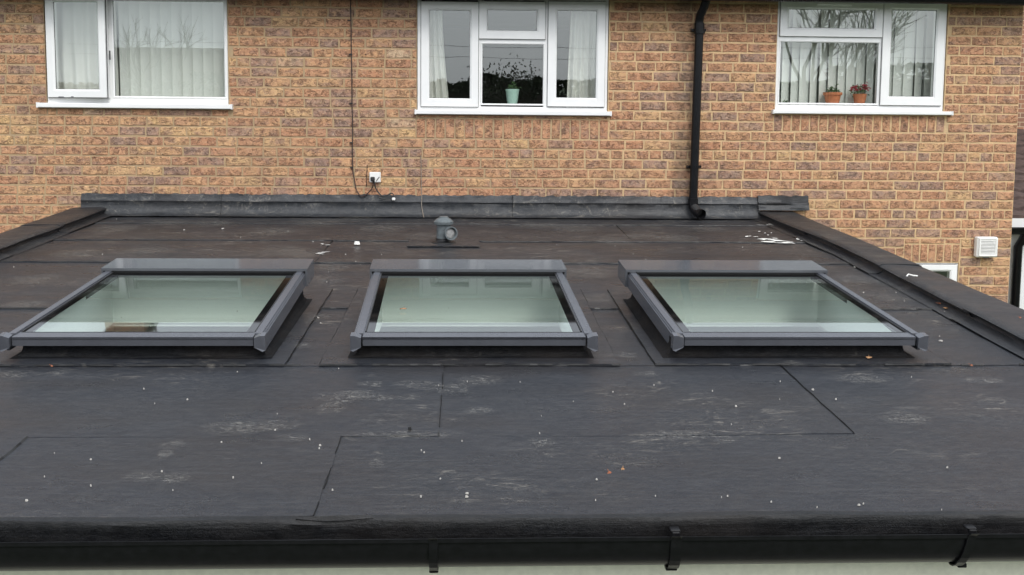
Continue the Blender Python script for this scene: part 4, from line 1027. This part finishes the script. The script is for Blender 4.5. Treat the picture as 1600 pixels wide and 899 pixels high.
splash(1205, 352, .03, .012, 7, -.9, .5); splash(504, 384, .05, .010, 3, .1, .4); splash(503, 397, .04, .012, 3, .1, .3)
tag(m.build('bird_droppings', 'chalk'), 'white dried bird droppings splashed on the felt beside the right kerb', 'droppings', kind='stuff')
q = RP(*ROOF(1425, 433, .075), .075); m = MB(); m.tube([q + Vector((-.03, .0, .004)), q + Vector((-.012, .02, .012)), q + Vector((.01, .012, .006)), q + Vector((.035, .01, .004))], .004, 6); tag(m.build('felt_curl', 'chalk'), 'pale curled scrap stuck on the edge of the right kerb', 'scrap')

# ------------------------------------------------------------ neighbour on the right
NX = 4.62
nh = tag(empty('neighbour_house', (NX, 1.0, GROUND)), 'neighbouring lean to with dark brown pantiles, white fascia and black gutter at the right edge', 'house')
m = MB(); m.box(NX + .02, NX + 6, 3.3, 3.5, GROUND, 3.4); m.build('back_wall', 'far_brick', nh)
yA, yB = .35, 3.3; zA, zB = W(1592, 345, yA).z, W(1592, 205, yB).z
nr = empty('roof', (NX, yA, zA), nh)
rowsn = 12
for r_ in range(rowsn):
    t0, t1 = r_ / rowsn, (r_ + 1) / rowsn + .012; V = []; F = []; nn = 40
    for t, lift in ((t0, .028), (t1, .0)):
        for i in range(nn + 1):
            x = NX - .10 + 3.2 * i / nn; V.append((x, yA + (yB - yA) * t, zA + (zB - zA) * t + lift + .022 * abs(math.sin(i / 4 * math.pi))))
    for i in range(nn + 1): V.append((V[i][0], V[i][1], V[i][2] - .03))
    F = [(i, i + 1, nn + 2 + i, nn + 1 + i) for i in range(nn)] + [(i, i + 1, 2 * nn + 3 + i, 2 * nn + 2 + i) for i in range(nn)]
    MB().add(V, F).build('tile_row', 'roof_tile', nr, smooth=False)
m = MB(); m.box(NX - .10, NX + 3.1, yA - .01, yA + .01, zA - .075, zA + .02); m.build('fascia', 'upvc', nh)
gutter_bm(NX - .12, NX + 3.1, yA - .07, zA - .055, .055).build('gutter', 'black_plastic', nh, smooth=True)
qx = W(1589, 420, yA - .02).x
MB().tube([(qx + .03, yA - .07, zA - .10), (qx + .02, yA - .05, zA - .16), (qx, yA - .02, zA - .22), (qx, yA - .02, GROUND)], .036, 14).build('downpipe', 'black_plastic', nh, smooth=True)
m = MB(); m.box(NX - .02, NX + 3.0, yA + .06, yA + .2, GROUND, zA - .06); m.build('wall', 'wall_white', nh)
m = MB(); m.box(NX + .045, NX + .9, yA + .03, yA + .058, GROUND + .1, zA - .12); m.build('door', 'upvc', nh)

# ------------------------------------------------------------ ground and what the panes mirror behind the camera
V = []; nn = 60
def gh(x, y):
    r_ = math.hypot(x, y); 
    if y > -40: return GROUND + max(0, r_ - 80) * 0
    t = min(1, max(0, (-y - 70) / 120)); return GROUND + t * t * (3 - 2 * t) * (11.5 + 3.0 * nz(x * .012, y * .01, 4) + .02 * max(-60, min(60, x)) ) 
xs_ = [-600, -350, -220] + [-160 + i * 10 for i in range(33)] + [220, 350, 600]; ys_ = [600, 300, 120, 40, 0, -20, -40, -60] + [-70 - i * 10 for i in range(16)] + [-260, -350, -600]
for y in ys_:
    for x in xs_: V.append((x, y, gh(x, y)))
k = len(xs_); F = [(j * k + i, j * k + i + 1, (j + 1) * k + i + 1, (j + 1) * k + i) for j in range(len(ys_) - 1) for i in range(k - 1)]
tag(MB().add(V, F).build('ground', 'grass', smooth=True), kind='structure')
m = MB(); m.box(-4, 4, -6.6, yb - .01, GROUND + .004, GROUND + .05); tag(m.build('patio', 'concrete'), kind='structure')
def mirror(px, py, Y):
    d = pray(px, py); P = CAM + d * (-CAM.y / d.y); t = (P.y - Y) / d.y; return Vector((P.x + d.x * t, Y, P.z + d.z * t))
def hedge(name, label, x0, x1, y, z, n_, th=1.5):
    e = tag(empty(name, ((x0 + x1) / 2, y, GROUND)), label, 'hedge', 'hedges at the end of the garden'); m = MB(); rnd = random.Random(int(x0 * 10))
    m.box(x0, x1, y - th * .35, y + th * .35, GROUND, GROUND + (z - GROUND) * .9); m.build('branches', 'bark', e)
    m = MB()
    for _ in range(n_):
        x = rnd.uniform(x0, x1); top = z + nz(x * .6, y) * .5 + nz(x * 2.3, y) * .2; zz = GROUND + (top - GROUND) * (1 - rnd.random() ** 2.2); c_ = Vector((x, y + rnd.uniform(-.5, .6) * th, zz)); s_ = rnd.uniform(.10, .22)
        u = Vector((rnd.gauss(0, 1), rnd.gauss(0, 1), rnd.gauss(0, 1))).normalized(); v = u.orthogonal().normalized(); m.add([c_ - u * s_, c_ + v * s_ * .6, c_ + u * s_, c_ - v * s_ * .6], [(0, 1, 2, 3)])
    m.build('foliage', 'hedge_leaf', e); return e
hz1 = mirror(800, 128, -34).z
hedge('hedge', 'tall dark evergreen hedge at the end of the garden, mirrored in the windows', -11, 15, -34, hz1, 9000)
hedge('hedge', 'lower evergreen hedge farther left, mirrored in the left window', -30, -11.3, -36, mirror(250, 128, -36).z, 5000)
hedge('hedge', 'evergreen hedge farther right, mirrored in the right window', 15.3, 34, -35, mirror(1400, 105, -35).z, 5000)
def tree(label, base, H, spread, seed, levels=5, bushy=0):
    rnd = random.Random(seed); e = tag(empty('tree', base), label, 'tree', 'trees at the end of the garden'); tr = MB(); tw = MB(); lf = MB()
    def grow(p, d, L, r_, lev):
        pts = [p]; q = p.copy(); dd = d.copy()
        for i in range(4):
            dd = (dd + Vector((rnd.gauss(0, .10), rnd.gauss(0, .10), rnd.gauss(0, .05)))).normalized(); q = q + dd * L / 4; pts.append(q.copy())
        (tr if lev >= levels - 1 else tw).tube(pts, [r_ * (1 - .12 * i) for i in range(5)], 6 if lev >= levels - 1 else 3, cap=False)
        if bushy and lev <= 1:
            for _ in range(bushy):
                c_ = q + Vector((rnd.gauss(0, .3), rnd.gauss(0, .3), rnd.gauss(0, .3))); u = Vector((rnd.gauss(0, 1), rnd.gauss(0, 1), rnd.gauss(0, 1))).normalized(); v = u.orthogonal(); v.normalize(); lf.add([c_ - u * .05, c_ + v * .03, c_ + u * .05, c_ - v * .03], [(0, 1, 2, 3)])
        if lev == 0: return
        for i in range(rnd.choice((3, 4)) if lev > 1 else 4):
            t = pts[rnd.choice((2, 3, 4))] if i else pts[4]; ax = dd.orthogonal().normalized(); ax.rotate(Matrix.Rotation(rnd.uniform(0, 6.28), 3, dd)); nd = (dd + ax * rnd.uniform(.35, .8) * spread + Vector((0, 0, .12))).normalized(); grow(t, nd, L * rnd.uniform(.6, .78), max(.008, r_ * .58), lev - 1)
    grow(Vector(base), Vector((0, 0, 1)), H * .3, H * .018, levels)
    tr.build('trunk', 'bark', e); tw.build('crown', 'bark', e)
    if bushy: lf.build('foliage', 'hedge_leaf', e)
def at_ground(px, Y): q = mirror(px, 120, Y); return (q.x, Y, GROUND)
for i, (px, Y, H, sp, b_, lab) in enumerate(((262, -28, 9.0, 1.0, 0, 'bare spreading tree mirrored in the wide left window pane'), (836, -24, 7.6, 1.1, 5, 'bushy half bare tree mirrored in the middle window'), (1272, -20, 10.5, .9, 0, 'large bare tree mirrored in the right window'),
    (1500, -30, 8, 1, 0, 'bare tree beyond the right hedge'), (620, -44, 8, 1, 0, 'bare tree far down the garden left of the bushy one'), (30, -40, 9, 1, 0, 'bare tree beyond the left hedge'))):
    tree(lab, at_ground(px, Y), H, sp, 40 + i, 5, b_)
# overhead wires
pw = tag(empty('utility_wires', (0, -26, 4)), 'pair of sagging overhead wires across the gardens', 'wires')
for dz in (0, .35):
    P = [mirror(-300 + i * 150, 78 + 12 * math.sin(i / 14 * math.pi * 1.0) + (i - 7) * 1.5, -26) + Vector((0, 0, dz)) for i in range(15)]
    MB().tube(P, .008, 4).build('wire', 'gasket', pw)
# house opposite
fh = tag(empty('far_house', (-17, -46, GROUND)), 'brick house across the gardens with a dark tiled roof', 'house')
MB().box(-23, -12, -52, -45, GROUND, 2.4).build('wall', 'far_brick', fh)
MB().add([(-23.4, -44.6, 2.3), (-11.6, -44.6, 2.3), (-11.6, -48.5, 4.9), (-23.4, -48.5, 4.9), (-23.4, -52.4, 2.3), (-11.6, -52.4, 2.3)], [(0, 1, 2, 3), (3, 2, 5, 4), (0, 3, 4), (1, 5, 2)]).build('roof', 'roof_tile', fh)
for x in (-21, -18.4, -15.2):
    w_ = MB().box(x, x + 1.5, -45.02, -44.97, .2, 1.5).build('window', 'upvc', fh); MB().box(x + .1, x + 1.4, -44.965, -44.96, .3, 1.4).build('pane', 'frit', w_)
MB().box(-17.9, -17, -45.02, -44.97, GROUND, GROUND + 2).build('door', 'brown_timber', fh)
# chimney and aerial on the house roof (mirrored upside down in the left rooflight)
def gmir(px, py):
    d = pray(px, py); gn = (Matrix.Rotation(SLOPE + EPS, 3, 'X') @ Vector((0, 0, 1))); o_ = RP(0, V0, GH); P = CAM + d * ((o_ - CAM).dot(gn) / d.dot(gn)); return P, (d - gn * 2 * d.dot(gn)).normalized()
def gm_at(px, py, Y):
    P, r_ = gmir(px, py); return P + r_ * ((Y - P.y) / r_.y)
for t in ((740, 426), (740, 451), (740, 494), (740, 523), (195, 505)):
    q = gm_at(*t, 0); print('reflect', t, [round(v) for v in toimg(q)[:2]], round(math.degrees(math.asin(gmir(*t)[1].z)), 1))
CHY = 3.2; c0, c1 = gm_at(165, 515, CHY), gm_at(225, 515, CHY); ct = gm_at(195, 521, CHY).z; cbz = rt(0, (CHY + .20) / math.cos(PITCH), 0).z - .3
ch = empty('chimney', ((c0.x + c1.x) / 2, CHY + .3, cbz), house)
MB().box(c0.x, c1.x, CHY, CHY + .6, cbz, ct).build('stack', 'far_brick', ch); MB().bevbox(c0.x - .05, c1.x + .05, CHY - .05, CHY + .65, ct, ct + .07, .01).build('crown_slab', 'concrete', ch)
for s_ in (.3, .7): MB().lathe([(.12, 0), (.10, .3), (.12, .33), (.09, .33)], (c0.x + (c1.x - c0.x) * s_, CHY + .3, ct + .07), 12).build('chimney_pot', 'terracotta', ch)
ae = tag(empty('tv_aerial', (c1.x + .05, CHY + .2, ct - .4)), 'thin television aerial on the chimney, mirrored in the left rooflight', 'aerial')
ax = c1.x + .07; MB().tube([(ax, CHY + .2, ct - .4), (ax, CHY + .2, ct + .9)], .018, 6).build('mast', 'tv_metal', ae)
MB().tube([(ax - .2, CHY + .2, ct + .85), (ax + 1.0, CHY + .2, ct + .85)], .012, 6).build('boom', 'tv_metal', ae)
for i in range(8): MB().tube([(ax - .1 + i * .14, CHY - .05, ct + .86), (ax - .1 + i * .14, CHY + .45, ct + .86)], .006, 4).build('element', 'tv_metal', ae)
print('bricks', len(bricks), 'objects', len(bpy.data.objects))
